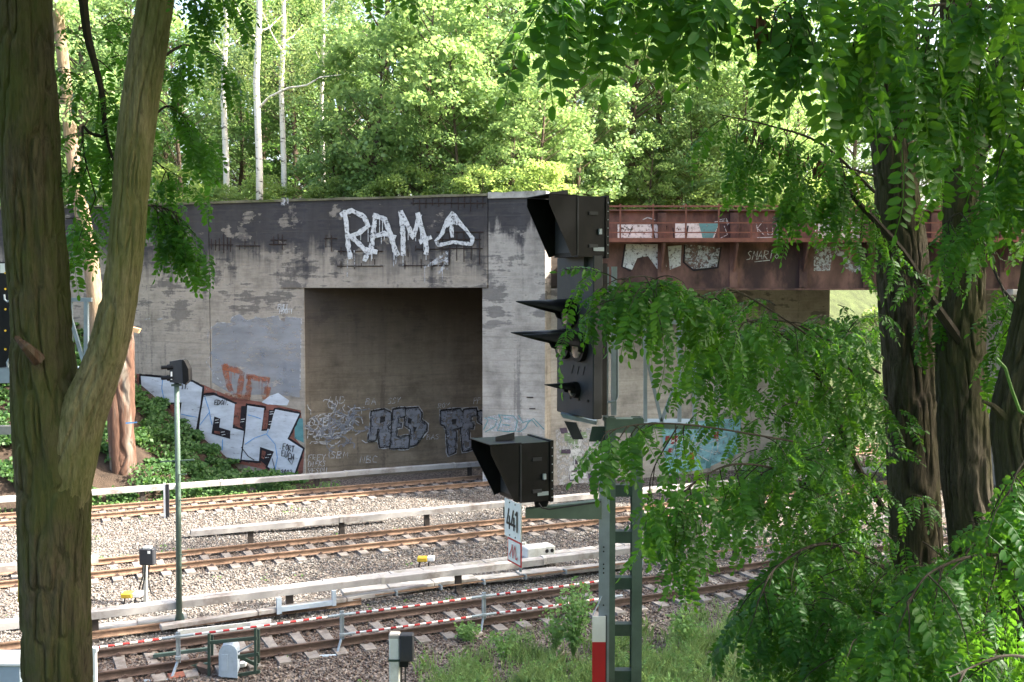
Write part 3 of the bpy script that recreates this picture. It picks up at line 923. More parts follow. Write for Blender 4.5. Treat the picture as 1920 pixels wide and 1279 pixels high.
# ------------------------------------------------------------------ graffiti: flat paint lying on the walls
class Paint:
    def __init__(self, plane_p, plane_n, parent, base=0.004):
        self.p = Vector(plane_p); self.n = Vector(plane_n).normalized(); self.parent = parent; self.off = base
    def P(self, px, py):
        return onplane(px, py, self.p + self.n * self.off, self.n)
    def fill(self, poly, mat, name='graffiti'):
        pts = [self.P(*q) for q in poly]
        self.off += 0.0012
        b = MB().add(pts, [tuple(range(len(pts)))])
        return b.build(name, mat, self.parent)
    def strokes(self, lines, w, mat, name='graffiti', jit=0.0, drips=0.0):
        """lines: lists of picture points; w: width in picture pixels"""
        b = MB()
        for ln in lines:
            ln = [(x + random.uniform(-jit, jit), y + random.uniform(-jit, jit)) for x, y in ln]
            self.off += 0.0005
            if w > 4:                     # rough brushed edges
                fine = [ln[0]]
                for (xa, ya), (xb, yb) in zip(ln[:-1], ln[1:]):
                    m_ = max(1, int(math.hypot(xb - xa, yb - ya) / 5))
                    fine += [(xa + (xb - xa) * k / m_ + random.uniform(-.5, .5), ya + (yb - ya) * k / m_) for k in range(1, m_ + 1)]
                ln = fine
            n_ = len(ln)
            L, Rr = [], []
            for i, (x, y) in enumerate(ln):
                x0, y0 = ln[max(i - 1, 0)]; x1, y1 = ln[min(i + 1, n_ - 1)]
                dx, dy = x1 - x0, y1 - y0
                d = math.hypot(dx, dy) or 1
                ww = w * random.uniform(0.78, 1.18) / 2
                ex = 0
                if i == 0: ex = -w * 0.35
                if i == n_ - 1: ex = w * 0.35
                cx, cy = x + dx / d * ex, y + dy / d * ex
                L.append(self.P(cx - dy / d * ww, cy + dx / d * ww)); Rr.append(self.P(cx + dy / d * ww, cy - dx / d * ww))
            pts = L + Rr
            b.add(pts, [(i, i + 1, n_ + i + 1, n_ + i) for i in range(n_ - 1)])
            if drips:
                for (x, y) in ln:
                    if random.random() < drips:
                        l_ = random.uniform(12, 34); self.off += 0.0004
                        b.add([self.P(x - .8, y), self.P(x + .8, y), self.P(x + .5, y + l_), self.P(x - .5, y + l_)], [(0, 1, 2, 3)])
        return b.build(name, mat, self.parent, kind='stuff' if len(lines) > 1 else None)
    def letters(self, txt, x, y, w, h, sw, mat, slant=0.0, drop=0.0, name='graffiti', jit=0.0):
        lines = []
        cw = w / max(1, len(txt))
        for i, ch in enumerate(txt):
            for ln in GLYPH.get(ch, []):
                lines.append([(x + (i + gx * 0.78) * cw + slant * (1 - gy) * h, y + gy * h + drop * i) for gx, gy in ln])
        return self.strokes(lines, sw, mat, name, jit)

GLYPH = {
 'A': [[(0, 1), (.45, 0), (1, 1)], [(.2, .62), (.8, .62)]], 'B': [[(0, 0), (0, 1)], [(0, 0), (.7, .05), (.8, .25), (0, .48)], [(0, .48), (.9, .62), (.85, .9), (0, 1)]],
 'C': [[(.95, .15), (.5, 0), (.1, .2), (0, .6), (.2, .95), (.9, .95)]], 'D': [[(0, 0), (0, 1)], [(0, 0), (.7, .12), (.95, .5), (.7, .88), (0, 1)]],
 'E': [[(.9, 0), (0, .04), (0, 1), (.9, .98)], [(0, .5), (.7, .48)]], 'F': [[(.9, 0), (0, .04), (0, 1)], [(0, .5), (.7, .48)]],
 'H': [[(0, 0), (0, 1)], [(.9, 0), (.85, 1)], [(0, .5), (.9, .5)]], 'I': [[(.4, 0), (.4, 1)]], 'K': [[(0, 0), (0, 1)], [(.9, 0), (0, .55), (.9, 1)]],
 'L': [[(0, 0), (0, 1), (.8, 1)]], 'M': [[(0, 1), (.1, 0), (.5, .6), (.9, 0), (1, 1)]], 'N': [[(0, 1), (0, 0), (.85, 1), (.85, 0)]],
 'O': [[(.5, 0), (.05, .3), (.05, .7), (.5, 1), (.9, .7), (.9, .3), (.5, 0)]], 'P': [[(0, 1), (0, 0), (.85, .1), (.85, .4), (0, .55)]],
 'Q': [[(.5, 0), (.05, .3), (.05, .7), (.5, 1), (.9, .7), (.9, .3), (.5, 0)], [(.5, .7), (1, 1.05)]], 'R': [[(0, 1), (0, 0), (.85, .1), (.85, .4), (0, .52), (.9, 1)]],
 'S': [[(.9, .1), (.4, 0), (.05, .22), (.8, .65), (.7, .92), (0, 1)]], 'T': [[(0, 0), (1, 0)], [(.5, 0), (.5, 1)]], 'U': [[(0, 0), (.05, .85), (.5, 1), (.85, .85), (.9, 0)]],
 'Y': [[(0, 0), (.45, .5), (.9, 0)], [(.45, .5), (.4, 1)]], 'V': [[(0, 0), (.45, 1), (.9, 0)]],
 '.': [[(.3, .93), (.45, 1)]], '!': [[(.4, 0), (.4, .7)], [(.4, .92), (.42, 1)]], '0': [[(.5, 0), (.1, .3), (.1, .7), (.5, 1), (.85, .7), (.85, .3), (.5, 0)]],
 '1': [[(.2, .22), (.5, 0), (.5, 1)]], '2': [[(.05, .2), (.45, 0), (.85, .22), (.05, 1), (.95, 1)]], '8': [[(.5, .48), (.1, .25), (.5, 0), (.85, .25), (.5, .48), (.05, .75), (.5, 1), (.9, .75), (.5, .48)]],
 '4': [[(.7, 1), (.7, 0), (0, .68), (1, .68)]],
}
FW = Paint(P0, FN, abut)
# large faded silver piece on the left panel
c5 = lambda x, y: (240 + x / 3.553, 560 + y / 3.553)
def C5(l): return [c5(*q) for q in l]
silver = C5([(560, 190), (600, 160), (680, 165), (690, 130), (740, 100), (790, 145), (840, 135), (850, 125), (900, 132), (1000, 112), (1010, 140), (1042, 155), (1055, 122), (1150, 130), (1152, 610), (1000, 640), (700, 640), (560, 560)])
FW.fill(silver, 'p_silver')
FW.strokes([C5([(640, 590), (560, 480), (520, 420), (560, 370), (530, 290), (535, 220), (560, 185), (600, 158), (680, 165), (690, 128), (740, 100), (790, 147), (840, 132), (850, 122), (900, 132), (1000, 112), (1010, 140), (1042, 157), (1052, 122), (1155, 130), (1145, 600)])], 1.8, 'p_white_worn')
FW.strokes([C5([(560, 360), (640, 430), (700, 560)]), C5([(900, 220), (930, 180)]), C5([(890, 340), (920, 480), (915, 600)]), C5([(1040, 420), (1050, 560)])], 7, 'p_silver')
FW.fill(C5([(990, 420), (1140, 420), (1145, 660), (1000, 640)]), 'p_silver')
# white tag and orange smears
FW.strokes([C5([(645, 450), (665, 560), (700, 650)]), C5([(645, 455), (730, 480), (760, 500), (740, 640)]), C5([(800, 520), (930, 545)]), C5([(815, 530), (800, 640)]), C5([(930, 600), (915, 660)]), C5([(660, 650), (800, 660)])], 11, 'p_orange', drips=0.2)
# the big block letters: brown shade, black outline, white body
FW.fill(C5([(55, 500), (300, 520), (505, 575), (560, 600), (700, 660), (900, 690), (1150, 745), (1160, 820), (1120, 940), (1175, 1000), (1165, 1160), (1120, 1185), (1000, 1185), (880, 1130), (740, 1100), (600, 1050), (440, 960), (300, 900), (160, 760), (70, 660)]), 'p_brown')
FW.fill(C5([(1110, 790), (1165, 800), (1170, 960), (1110, 930)]), 'p_teal')
FW.fill(C5([(890, 690), (940, 650), (1000, 628), (1075, 680), (1060, 712), (930, 705)]), 'p_block')
Obody = C5([(85, 515), (300, 535), (430, 556), (495, 592), (483, 700), (440, 942), (330, 900), (200, 825), (95, 690)])
Cbody = C5([(505, 645), (565, 640), (712, 702), (697, 862), (772, 882), (748, 1078), (620, 1048), (545, 995), (465, 942), (485, 760)])
Kbody = C5([(795, 712), (908, 730), (888, 882), (925, 880), (982, 738), (1142, 768), (1062, 935), (1165, 1002), (1105, 1178), (1000, 1165), (930, 1120), (970, 1018), (880, 988), (872, 1082), (757, 1072), (782, 880)])
for b_ in (Obody, Cbody, Kbody):
    cx = sum(p[0] for p in b_) / len(b_); cy = sum(p[1] for p in b_) / len(b_)
    FW.strokes([b_ + [b_[0], b_[1]]], 8, 'p_black')
for b_ in (Obody, Cbody, Kbody):
    FW.fill(b_, 'p_block')
FW.fill(C5([(258, 692), (358, 692), (340, 812), (256, 802)]), 'p_black')
FW.fill(C5([(282, 705), (345, 705), (330, 800), (272, 792)]), 'p_brown')
FW.fill(C5([(125, 658), (162, 660), (150, 735), (128, 720)]), 'p_black')
FW.fill(C5([(575, 785), (615, 800), (608, 858), (682, 880), (680, 935), (556, 900)]), 'p_black')
FW.fill(C5([(575, 880), (612, 885), (612, 905), (575, 896)]), 'p_brown')
FW.fill(C5([(905, 745), (935, 742), (930, 865), (895, 872)]), 'p_brown')
FW.fill(C5([(940, 740), (975, 745), (945, 870), (928, 866)]), 'p_black')
FW.fill(C5([(712, 705), (748, 690), (740, 835), (700, 840)]), 'p_brown')
FW.fill(C5([(755, 715), (790, 715), (775, 870), (745, 850)]), 'p_black')
FW.fill(C5([(880, 990), (972, 1020), (930, 1118), (876, 1075)]), 'p_black')
FW.fill(C5([(892, 1010), (920, 1020), (905, 1070), (888, 1060)]), 'p_brown')
tk = []
for (x, y) in ((140, 680), (140, 695), (590, 810), (590, 828), (630, 890), (635, 908), (955, 755), (955, 770), (950, 820), (948, 838), (765, 805), (760, 822), (940, 1040), (925, 1060)):
    tk.append(C5([(x - 10, y), (x + 12, y - 3)]))
FW.strokes(tk, 1.3, 'p_white')
FW.strokes([C5(l) for l in ([(230, 540), (225, 600), (240, 670), (200, 760)], [(240, 670), (265, 710)], [(355, 770), (400, 780), (460, 790)], [(510, 650), (540, 740), (550, 800), (560, 840)], [(540, 760), (480, 840)], [(630, 940), (628, 1010)], [(800, 775), (840, 785), (885, 800)], [(780, 970), (840, 930), (925, 900), (935, 875)], [(925, 905), (980, 970), (995, 1060), (975, 1160)])], 1.5, 'p_blue')
FW.strokes([C5([(405, 845), (430, 930)]), C5([(755, 990), (800, 1050), (840, 1075)]), C5([(960, 1065), (985, 1160)]), C5([(505, 650), (580, 640)])], 1.4, 'p_black')
FW.letters('EDON.', *c5(575, 675), 29, 9, 1.5, 'p_black', 0.15)
FW.letters('IT.', *c5(355, 570), 15, 9, 1.5, 'p_black', 0.15)
FW.letters('FORT', *c5(1030, 965), 22, 11, 1.5, 'p_black', 0.1, 1.6)
FW.letters('EUCH', *c5(1022, 1010), 24, 11, 1.5, 'p_black', 0.1, 2.4)
FW.strokes([C5([(1068, 1068), (1105, 1062), (1090, 1105), (1066, 1070)])], 1.5, 'p_black')
FW.letters('2012', *c5(1018, 1140), 22, 9, 1.6, 'p_black', 0.1)
FW.letters('FULL', *c5(998, 38), 22, 9, 1.4, 'p_white', 0.1)
FW.letters('MOON!', *c5(1008, 68), 26, 9, 1.4, 'p_white', 0.1)
FW.strokes([[(272, 600), (280, 598)], [(296, 599), (303, 598)]], 3, 'p_white_worn')
FW.fill([(527, 371), (541, 371), (541, 385), (527, 385)], 'p_white_worn')
# the tall white word on the sooty lintel
FW.strokes([[(646, 396), (651, 425), (653, 455), (656, 482)], [(640, 402), (660, 394), (682, 406), (690, 424), (672, 438), (654, 444)], [(660, 444), (678, 462), (690, 476), (684, 488)],
            [(703, 404), (700, 440), (694, 474)], [(703, 404), (722, 410), (731, 438), (741, 470), (746, 477)], [(698, 446), (720, 438), (738, 446)], [(688, 470), (704, 472)],
            [(752, 398), (756, 430), (757, 476)], [(752, 398), (768, 430), (774, 446), (786, 404)], [(783, 402), (792, 432), (800, 466), (798, 474)], [(788, 452), (806, 446)]], 9, 'p_white', jit=1.0, drips=0.18)
FW.strokes([[(848, 400), (838, 414), (828, 438), (818, 452), (822, 460), (850, 454), (884, 458), (886, 446), (866, 420), (850, 402)], [(838, 424), (850, 410), (866, 424)], [(846, 424), (848, 442)], [(840, 418), (856, 418)]], 7, 'p_white', jit=1.0)
FW.strokes([[(796, 500), (818, 494), (838, 486), (832, 500), (822, 512)], [(808, 494), (832, 478)], [(838, 490), (838, 474)]], 5, 'p_white_worn', jit=1.0, drips=0.2)
FW.strokes([[(652, 470), (651, 518)], [(738, 470), (738, 500)], [(664, 470), (665, 500)], [(744, 470), (742, 495)]], 1.6, 'p_white_worn')

# tunnel wall pieces
TW = Paint(w0, -N, abut, 0.02)
c6 = lambda x, y: (560 + x / 4.0, 700 + y / 4.0)
def C6(l): return [c6(*q) for q in l]
Rb = C6([(548, 290), (640, 275), (690, 298), (692, 375), (668, 405), (690, 460), (680, 545), (612, 552), (600, 460), (612, 420), (590, 420), (575, 500), (522, 508), (548, 400)])
Eb = C6([(712, 275), (795, 262), (798, 320), (745, 330), (742, 375), (770, 378), (768, 400), (735, 405), (728, 475), (760, 482), (830, 470), (820, 560), (690, 560), (700, 430)])
Bb = C6([(805, 268), (895, 262), (920, 300), (915, 350), (960, 385), (955, 430), (880, 530), (832, 548), (845, 420), (800, 390)])
Pb = C6([(1070, 285), (1210, 270), (1232, 300), (1225, 400), (1150, 420), (1180, 440), (1172, 590), (1125, 612), (1112, 420), (1095, 390), (1070, 380)])
Eb2 = C6([(1240, 275), (1330, 268), (1335, 310), (1290, 320), (1288, 365), (1310, 370), (1305, 410), (1275, 415), (1275, 500), (1372, 490), (1372, 545), (1235, 585), (1218, 440)])
Sb = C6([(1345, 290), (1379, 285), (1379, 380), (1350, 360)])
for b_ in (Rb, Eb, Bb, Pb, Eb2, Sb):
    TW.strokes([b_ + [b_[0], b_[1]]], 8.5, 'p_line')
for b_ in (Rb, Eb, Bb, Pb, Eb2, Sb):
    TW.strokes([b_ + [b_[0], b_[1]]], 6.5, 'p_shade')
for b_ in (Rb, Eb, Bb, Pb, Eb2, Sb):
    TW.fill(b_, 'p_grey')
TW.fill(C6([(612, 325), (650, 318), (650, 360), (608, 375)]), 'p_shade')
TW.fill(C6([(820, 330), (850, 345), (840, 380), (818, 372)]), 'p_shade')
TW.fill(C6([(858, 400), (888, 405), (862, 455)]), 'p_shade')
TW.fill(C6([(1150, 345), (1185, 340), (1180, 378), (1150, 385)]), 'p_shade')
rs = random.Random(3)
scr = []
for k in range(95):
    x, y = rs.gauss(300, 105), rs.gauss(400, 85)
    x = min(max(x, 60), 510); y = min(max(y, 235), 560)
    ln = [(x, y)]
    a = rs.uniform(0, 6.3)
    for j in range(rs.randint(2, 6)):
        a += rs.uniform(-1.3, 1.3)
        st_ = rs.uniform(14, 42)
        x += math.cos(a) * st_; y += math.sin(a) * st_ * 0.8
        ln.append((min(max(x, 50), 530), y))
    scr.append(C6(ln))
TW.strokes(scr[:55], 1.5, 'p_line'); TW.strokes(scr[55:], 2.8, 'p_grey')
TW.strokes([C6([(110, 330), (210, 420), (240, 330)]), C6([(250, 340), (330, 420), (420, 280), (400, 330)]), C6([(300, 290), (380, 340), (350, 450)])], 4.2, 'p_grey')
for txt, x, y, w_, h_, sw in (('FREY', 70, 612, 34, 11, 1.3), ('DIEKS', 72, 660, 33, 10, 1.2), ('RESQU', 70, 712, 36, 10, 1.3), ('OYB', 75, 340, 40, 15, 1.5), ('PA', 65, 430, 30, 14, 1.4), ('NBC', 460, 620, 34, 13, 1.3), ('ROY', 1045, 225, 22, 9, 1.1), ('SSY', 670, 185, 24, 11, 1.0), ('BA', 500, 190, 22, 11, 1.0), ('SBM', 240, 590, 34, 12, 1.2), ('BAS', 960, 460, 24, 9, 1.0), ('PP', 1310, 180, 14, 12, 1.0), ('AID', 215, 175, 34, 14, 1.1)):
    TW.letters(txt, *c6(x, y), w_, h_, sw, 'p_line', 0.15, -0.3, jit=0.6)

# pier front: pale letters with teal edges
PW = Paint(P0, FN, abut, 0.004)
PW.fill(C6([(1390, 330), (1500, 310), (1600, 312), (1680, 330), (1750, 345), (1690, 440), (1560, 440), (1392, 432)]), 'p_white_worn')
PW.strokes([C6(l) for l in ([(1388, 420), (1420, 350), (1400, 335)], [(1400, 440), (1470, 400), (1490, 350), (1420, 330)], [(1500, 310), (1520, 350), (1490, 430), (1560, 438), (1620, 435)], [(1540, 340), (1580, 345)], [(1530, 385), (1580, 390)], [(1500, 312), (1610, 320), (1640, 360), (1625, 435), (1660, 438), (1700, 410), (1720, 370), (1760, 338), (1840, 420)], [(1650, 315), (1680, 370), (1750, 350), (1790, 400)])], 1.7, 'p_teal')
PW.fill([(906, 862), (960, 856), (1000, 860), (1000, 880), (960, 905), (935, 915), (908, 900)], 'p_white_worn')

# pier side along the rails: patchwork piece in green, white and black; further on aqua and red
SW_ = Paint(pier_side_p, pier_n, abut, 0.01)
SW_.fill([(1042, 806), (1138, 800), (1140, 908), (1046, 920)], 'p_white_worn')
for k in range(26):
    x, y = rs.uniform(1044, 1122), rs.uniform(802, 900)
    w_, h_ = rs.uniform(7, 20), rs.uniform(6, 16)
    sk = rs.uniform(-4, 4)
    SW_.fill([(x, y), (x + w_, y - 1), (x + w_ + sk, y + h_), (x + sk, y + h_)], rs.choice(['p_green', 'p_green', 'p_purple', 'p_white', 'p_green', 'p_purple']))
SW_.strokes([[(1046 + rs.uniform(0, 80), 805 + rs.uniform(0, 95))] + [(1046 + rs.uniform(0, 85), 805 + rs.uniform(0, 100)) for _ in range(2)] for k in range(5)], 1.5, 'p_white')
SW_.fill([(1240, 800), (1300, 790), (1390, 784), (1385, 850), (1320, 880), (1250, 890)], 'p_aqua')
for k in range(26):
    x, y = rs.uniform(1245, 1370), rs.uniform(795, 862)
    w_, h_ = rs.uniform(6, 14), rs.uniform(8, 18)
    SW_.fill([(x, y), (x + w_, y - 1), (x + w_ - 2, y + h_), (x - 2, y + h_)], rs.choice(['p_aqua', 'p_teal', 'p_red', 'p_white_worn', 'p_aqua', 'p_teal']))
SW_.strokes([[(1250 + rs.uniform(0, 120), 795 + rs.uniform(0, 70)) for _ in range(3)] for k in range(10)], 1.4, 'p_white')

# girder paint: white blocks behind the railing, drips and tags below
GW = Paint((0, GY, zb), Vector((0, -1, 0)), gird, 0.012)
GW.fill([(1158, 421), (1246, 421), (1240, 449), (1158, 449)], 'p_white')
GW.strokes([[(1164, 425), (1168, 440), (1176, 426), (1182, 440), (1186, 424), (1178, 444)], [(1170, 424), (1184, 432)]], 1.4, 'p_black')
GW.fill([(1266, 419), (1348, 419), (1338, 449), (1266, 449)], 'p_white')
GW.fill([(1310, 418), (1348, 419), (1335, 449), (1318, 449)], 'p_teal')
GW.fill([(1524, 404), (1612, 404), (1612, 449), (1530, 449)], 'p_white')
sx, sy = 1569, 436
GW.fill([(sx + (15 if k % 2 == 0 else 6) * math.sin(k * math.pi / 5), sy - (15 if k % 2 == 0 else 6) * math.cos(k * math.pi / 5)) for k in range(10)], 'p_rust')
GW.strokes([[(1205, 412), (1214, 408), (1228, 412)], [(1224, 402), (1225, 410)]], 2, 'p_line')
GW.strokes([[(1418, 420), (1421, 435)], [(1430, 416), (1420, 428), (1432, 440)], [(1438, 428), (1440, 440), (1448, 440), (1449, 428)], [(1456, 418), (1456, 440), (1464, 436), (1456, 430)], [(1420, 446), (1470, 444)], [(1476, 416), (1482, 412)], [(1340, 416), (1362, 414), (1364, 422)]], 1.5, 'p_line')
GW.fill([(1174, 458), (1242, 458), (1250, 500), (1232, 504), (1215, 480), (1195, 484), (1185, 506), (1168, 500)], 'p_white')
GW.fill([(1284, 458), (1350, 464), (1344, 500), (1300, 505), (1284, 490)], 'p_white_worn')
GW.fill([(1526, 458), (1612, 458), (1616, 506), (1598, 512), (1582, 500), (1580, 480), (1560, 480), (1556, 508), (1526, 508)], 'p_white_worn')
GW.fill([(1575, 462), (1606, 462), (1602, 492), (1590, 486)], 'p_orange')
GW.strokes([[(1222, 421), (1228, 449)], [(1250, 424), (1244, 449)], [(1262, 428), (1264, 449)], [(1290, 424), (1286, 449)]], 2.4, 'p_black')
GW.strokes([[(1358, 424), (1364, 440), (1352, 446)], [(1500, 414), (1492, 420), (1500, 426)], [(1350, 412), (1362, 410), (1366, 420)]], 1.5, 'p_line')
GW.fill([(1252, 462), (1278, 460), (1276, 498), (1256, 506)], 'p_white')
GW.strokes([[(1172, 459), (1166, 500), (1182, 508)], [(1284, 460), (1282, 492), (1300, 507), (1346, 502), (1352, 464)]], 2.6, 'p_black')
GW.letters('SMARI8', 1400, 471, 62, 16, 1.5, 'p_white', 0.2, -0.4)
GW.strokes([[(1415, 491), (1443, 488)]], 1.4, 'p_white')

# ------------------------------------------------------------------ lattice-mast signal
SY = 10.0
nr = -T; wd = Vector((math.sin(ALPHA), -math.cos(ALPHA), 0))      # faces back along the rails; wd runs towards the camera
mast_c = at(1163, 900, SY)
gz = bank_near(mast_c.x, mast_c.y) - 0.15
sig = thing('rail_signal', 'dark railway signal with hooded lamps on a green ladder mast, plate 441', 'signal', (mast_c.x, mast_c.y, gz))
px2 = SY / F
# mast: two channels with batten plates
z_top = at(1163, 782, SY).z
lx, rx = at(1136, 900, SY).x, at(1190, 900, SY).x
def chan(x, side):
    b = MB()
    b.box((x, SY, (gz + z_top) / 2), 0.015, 0.14, z_top - gz)
    for yy in (-0.07, 0.07):
        b.box((x + side * 0.045, SY + yy, (gz + z_top) / 2), 0.09, 0.012, z_top - gz)
    return b
chan(lx - 0.005, 1).build('mast_channel', 'green_steel', sig)
chan(rx + 0.06, -1).build('mast_channel', 'green_steel', sig)
MB().box((lx - 0.02, SY - 0.075, (gz + z_top - 0.55) / 2), 0.1, 0.006, z_top - gz - 0.6).build('mast_strip', 'galv', sig)
y_ = 918; kk = 0
while True:
    z_ = at(1163, y_, SY).z
    if z_ < gz + 0.2: break
    MB().box(((lx + rx) / 2 + 0.03, SY - 0.02, z_), rx - lx - 0.03, 0.1, 0.11).build('batten_plate', 'green_dark', sig)
    y_ += 86.5
MB().box(((lx + rx) / 2 + 0.06, SY, at(1163, 797, SY).z), 0.30, 0.15, 0.13).build('head_plate', 'green_steel', sig)
bh = MB()
for py in (888, 896, 900, 908, 925, 1022, 1030, 1054, 1062, 1070, 1130):
    z_ = at(1136, py, SY).z
    bh.tube([(lx - 0.025, SY - 0.078, z_), (lx - 0.025, SY - 0.086, z_)], 0.008, 6)
bh.build('bolt', 'ink', sig)
# head: tall flat lamp box
hc = at(1077, 632, SY)
hz0, hz1 = at(1077, 779, SY).z, at(1077, 481, SY).z
hw_ = 0.72
hb = MB().box(hc + T * 0.05 + Z * ((hz0 + hz1) / 2 - hc.z), 0.10, hw_, hz1 - hz0, T, wd, Z, bev=0.008)
hb.build('head_panel', 'panel_grey', sig)
MB().box(hc + T * 0.13 + Z * ((hz0 + hz1) / 2 - hc.z - 0.02), 0.06, hw_ - 0.05, hz1 - hz0 - 0.1, T, wd, Z).build('head_back', 'black', sig)
rvb = MB()
for k in range(4):
    rvb.tube([hc + wd * (-0.24 + 0.17 * k) + nr * 0.001 + Z * (at(1077, 747, SY).z - hc.z), hc + wd * (-0.24 + 0.17 * k) + nr * 0.012 + Z * (at(1077, 747, SY).z - hc.z)], 0.012, 6)
for k in range(3):
    a = [hc + wd * (-0.03 + 0.11 * k + 0.02 * math.sin(t * 0.5)) + nr * 0.003 + Z * (at(1077, 693 - t * 4, SY).z - hc.z) for t in range(-2, 3)]
    rvb.tube(a, 0.003, 4)
rvb.build('rivet', 'ink', sig, kind='stuff')

def visor(px, py, off_w, rad, length, parent=sig):
    """hood over a lamp: half tube whose top runs out to a long pointed peak"""
    c = hc + wd * off_w + Z * (at(px, py, SY).z - hc.z)
    n_ = 14; pts = []; fs = []
    for i in range(n_ + 1):
        a = R(-35 + 250 * i / n_)
        ca, sa = math.cos(a), math.sin(a)
        up = max(0.0, sa)
        ln_ = 0.10 + (length - 0.10) * up ** 0.95
        for f_ in (0, 0.5, 1.0):
            rr = rad * (1 - 0.5 * f_ * up ** 2)
            zz = sa * rad * (1 - 0.15 * f_) if sa > 0 else sa * rad * (1 - 0.5 * f_)
            pts.append(c + wd * (ca * rr * (1.0)) + Z * zz + nr * (ln_ * f_))
    for i in range(n_):
        for j in range(2):
            q = i * 3 + j
            fs.append((q, q + 3, q + 4, q + 1))
    b = MB().add(pts, fs)
    o = b.build('lamp_hood', 'black', parent, True)
    md = o.modifiers.new('thick', 'SOLIDIFY'); md.thickness = 0.006
    # collar and lens
    MB().tube([c + nr * 0.002, c + nr * 0.05], rad * 1.04, 18).build('lamp_collar', 'black', o, False)
    ln2 = MB(); seg = 12; pts2 = [c + nr * 0.085]; f2 = []
    for r_i, (rf, d_) in enumerate(((0.45, 0.075), (0.8, 0.055))):
        for k in range(seg):
            an = 2 * math.pi * k / seg
            pts2.append(c + nr * d_ + wd * math.cos(an) * rad * rf + Z * math.sin(an) * rad * rf)
    for k in range(seg):
        f2.append((0, 1 + k, 1 + (k + 1) % seg)); f2.append((1 + k, 1 + seg + k, 1 + seg + (k + 1) % seg, 1 + (k + 1) % seg))
    ln2.add(pts2, f2).build('lens', 'lens', o, True)
visor(1077, 588, -0.06, 0.14, 0.58)
visor(1077, 646, -0.17, 0.14, 0.58)
visor(1077, 648, 0.13, 0.14, 0.60)
visor(1077, 730, 0.05, 0.075, 0.34)

def indicator(px, py, Yc, w_, L, h_, parent, plate):
    """box lamp with a sloping hood; (px,py) the near lower back corner; box runs back along T"""
    c0 = at(px, py, Yc)                     # near, bottom, back
    b = c0 - wd * 0.0
    def q(l, w, z): return c0 - T * l - wd * w + Z * z
    bl = L * 0.52
    parent = MB().prism([q(0, 0, 0), q(bl, 0, 0), q(bl, 0, h_), q(0, 0, h_)], -wd * w_).build('indicator_box', 'black', parent)
    t_ = 0.006
    hp = MB()
    for ww in (0, w_ - t_):
        hp.prism([q(bl, ww, 0.02), q(bl + 0.06, ww, 0.0), q(L, ww, h_ * 0.86), q(L, ww, h_), q(bl, ww, h_)], -wd * t_)
    hp.prism([q(bl - 0.005, -0.002, h_ + 0.002), q(L + 0.01, -0.002, h_ + 0.002), q(L + 0.01, w_ + .002, h_ + 0.002), q(bl - .005, w_ + .002, h_ + 0.002)], Z * 0.006)
    hp.build('hood', 'black', parent)
    MB().prism([q(-.004, -.012, -.012), q(0.03, -.012, -.012), q(0.03, -.012, h_ + .012), q(-.004, -.012, h_ + .012)], -wd * (w_ + 0.024)).build('rim', 'black', parent)
    MB().prism([q(bl + 0.003, 0.03, 0.04), q(bl + 0.003, w_ - .03, 0.04), q(bl + 0.003, w_ - .03, h_ - .04), q(bl + .003, 0.03, h_ - .04)], -T * 0.004).build('face_glass', 'panel_grey', parent)
    MB().prism([q(bl - .03, plate, h_ + .008), q(L * .78, plate, h_ + .008), q(L * .78, plate, h_ + .045), q(bl - .03, plate, h_ + .075)], -wd * 0.01).build('top_plate', 'panel_grey', parent)
    rb = MB()
    for k in range(7):
        p_ = q(0.012, -.014, h_ * (0.06 + 0.14 * k)); rb.tube([p_, p_ + wd * 0.006], 0.006, 5)
    rb.box(q(0.1, -0.004, 0.07), 0.11, 0.006, 0.035, T, wd, Z)
    rb.build('rivet', 'galv', parent, kind='stuff')
    hg = MB()
    for zz in (0.18, 0.72):
        hg.box(q(bl * .5, -0.006, h_ * zz), 0.09, 0.012, 0.03, T, wd, Z)
    hg.build('hinge', 'panel_grey', parent, kind='stuff')
    MB().box(q(bl + 0.003, -0.004, h_ * .5), 0.012, 0.008, h_ * .96, T, wd, Z).build('seam_strip', 'panel_grey', parent)
    MB().box(q(0.09, -0.012, h_ * .42), 0.03, 0.022, 0.05, T, wd, Z).build('lock', 'galv', parent)
    return q
qa = indicator(1140, 482, 9.75, 0.46, 0.60, 0.545, sig, 0.25)
qb = indicator(1036, 938, 9.75, 0.46, 0.62, 0.545, sig, 0.2)
MB().box(hc + T * 0.02 + Z * (at(1077, 492, SY).z - hc.z), 0.12, 0.5, 0.12, T, wd, Z).build('neck', 'panel_grey', sig)
# supports behind the head
up0 = at(1135, 790, SY + 0.05)
MB().box((up0.x, SY + 0.05, (at(1135, 790, SY).z + at(1135, 500, SY).z) / 2), 0.05, 0.05, 1.45).build('head_support', 'galv', sig)
MB().box((at(1154, 790, SY).x, SY + 0.18, (at(1135, 790, SY).z + at(1135, 500, SY).z) / 2 + 0.02), 0.05, 0.05, 1.42).build('head_support', 'galv', sig)
MB().tube([at(1123, 778, SY - .06), at(1124, 765, SY - .06), at(1130, 757, SY - .06), at(1142, 754, SY - .06), at(1154, 752, SY - .06), at(1158, 744, SY - .06), at(1158, 600, SY - .06)], 0.011, 8).build('conduit', 'galv', sig)
MB().prism([at(1050, 775, SY), at(1118, 790, SY), at(1118, 797, SY), at(1056, 784, SY)], (0.02, 0.12, 0)).build('head_bracket', 'galv', sig)
MB().prism([at(1058, 790, SY - .02), at(1080, 793, SY - .02), at(1094, 824, SY - .02), at(1074, 824, SY - .02)], (0.006, 0.03, 0)).build('gusset', 'panel_grey', sig)
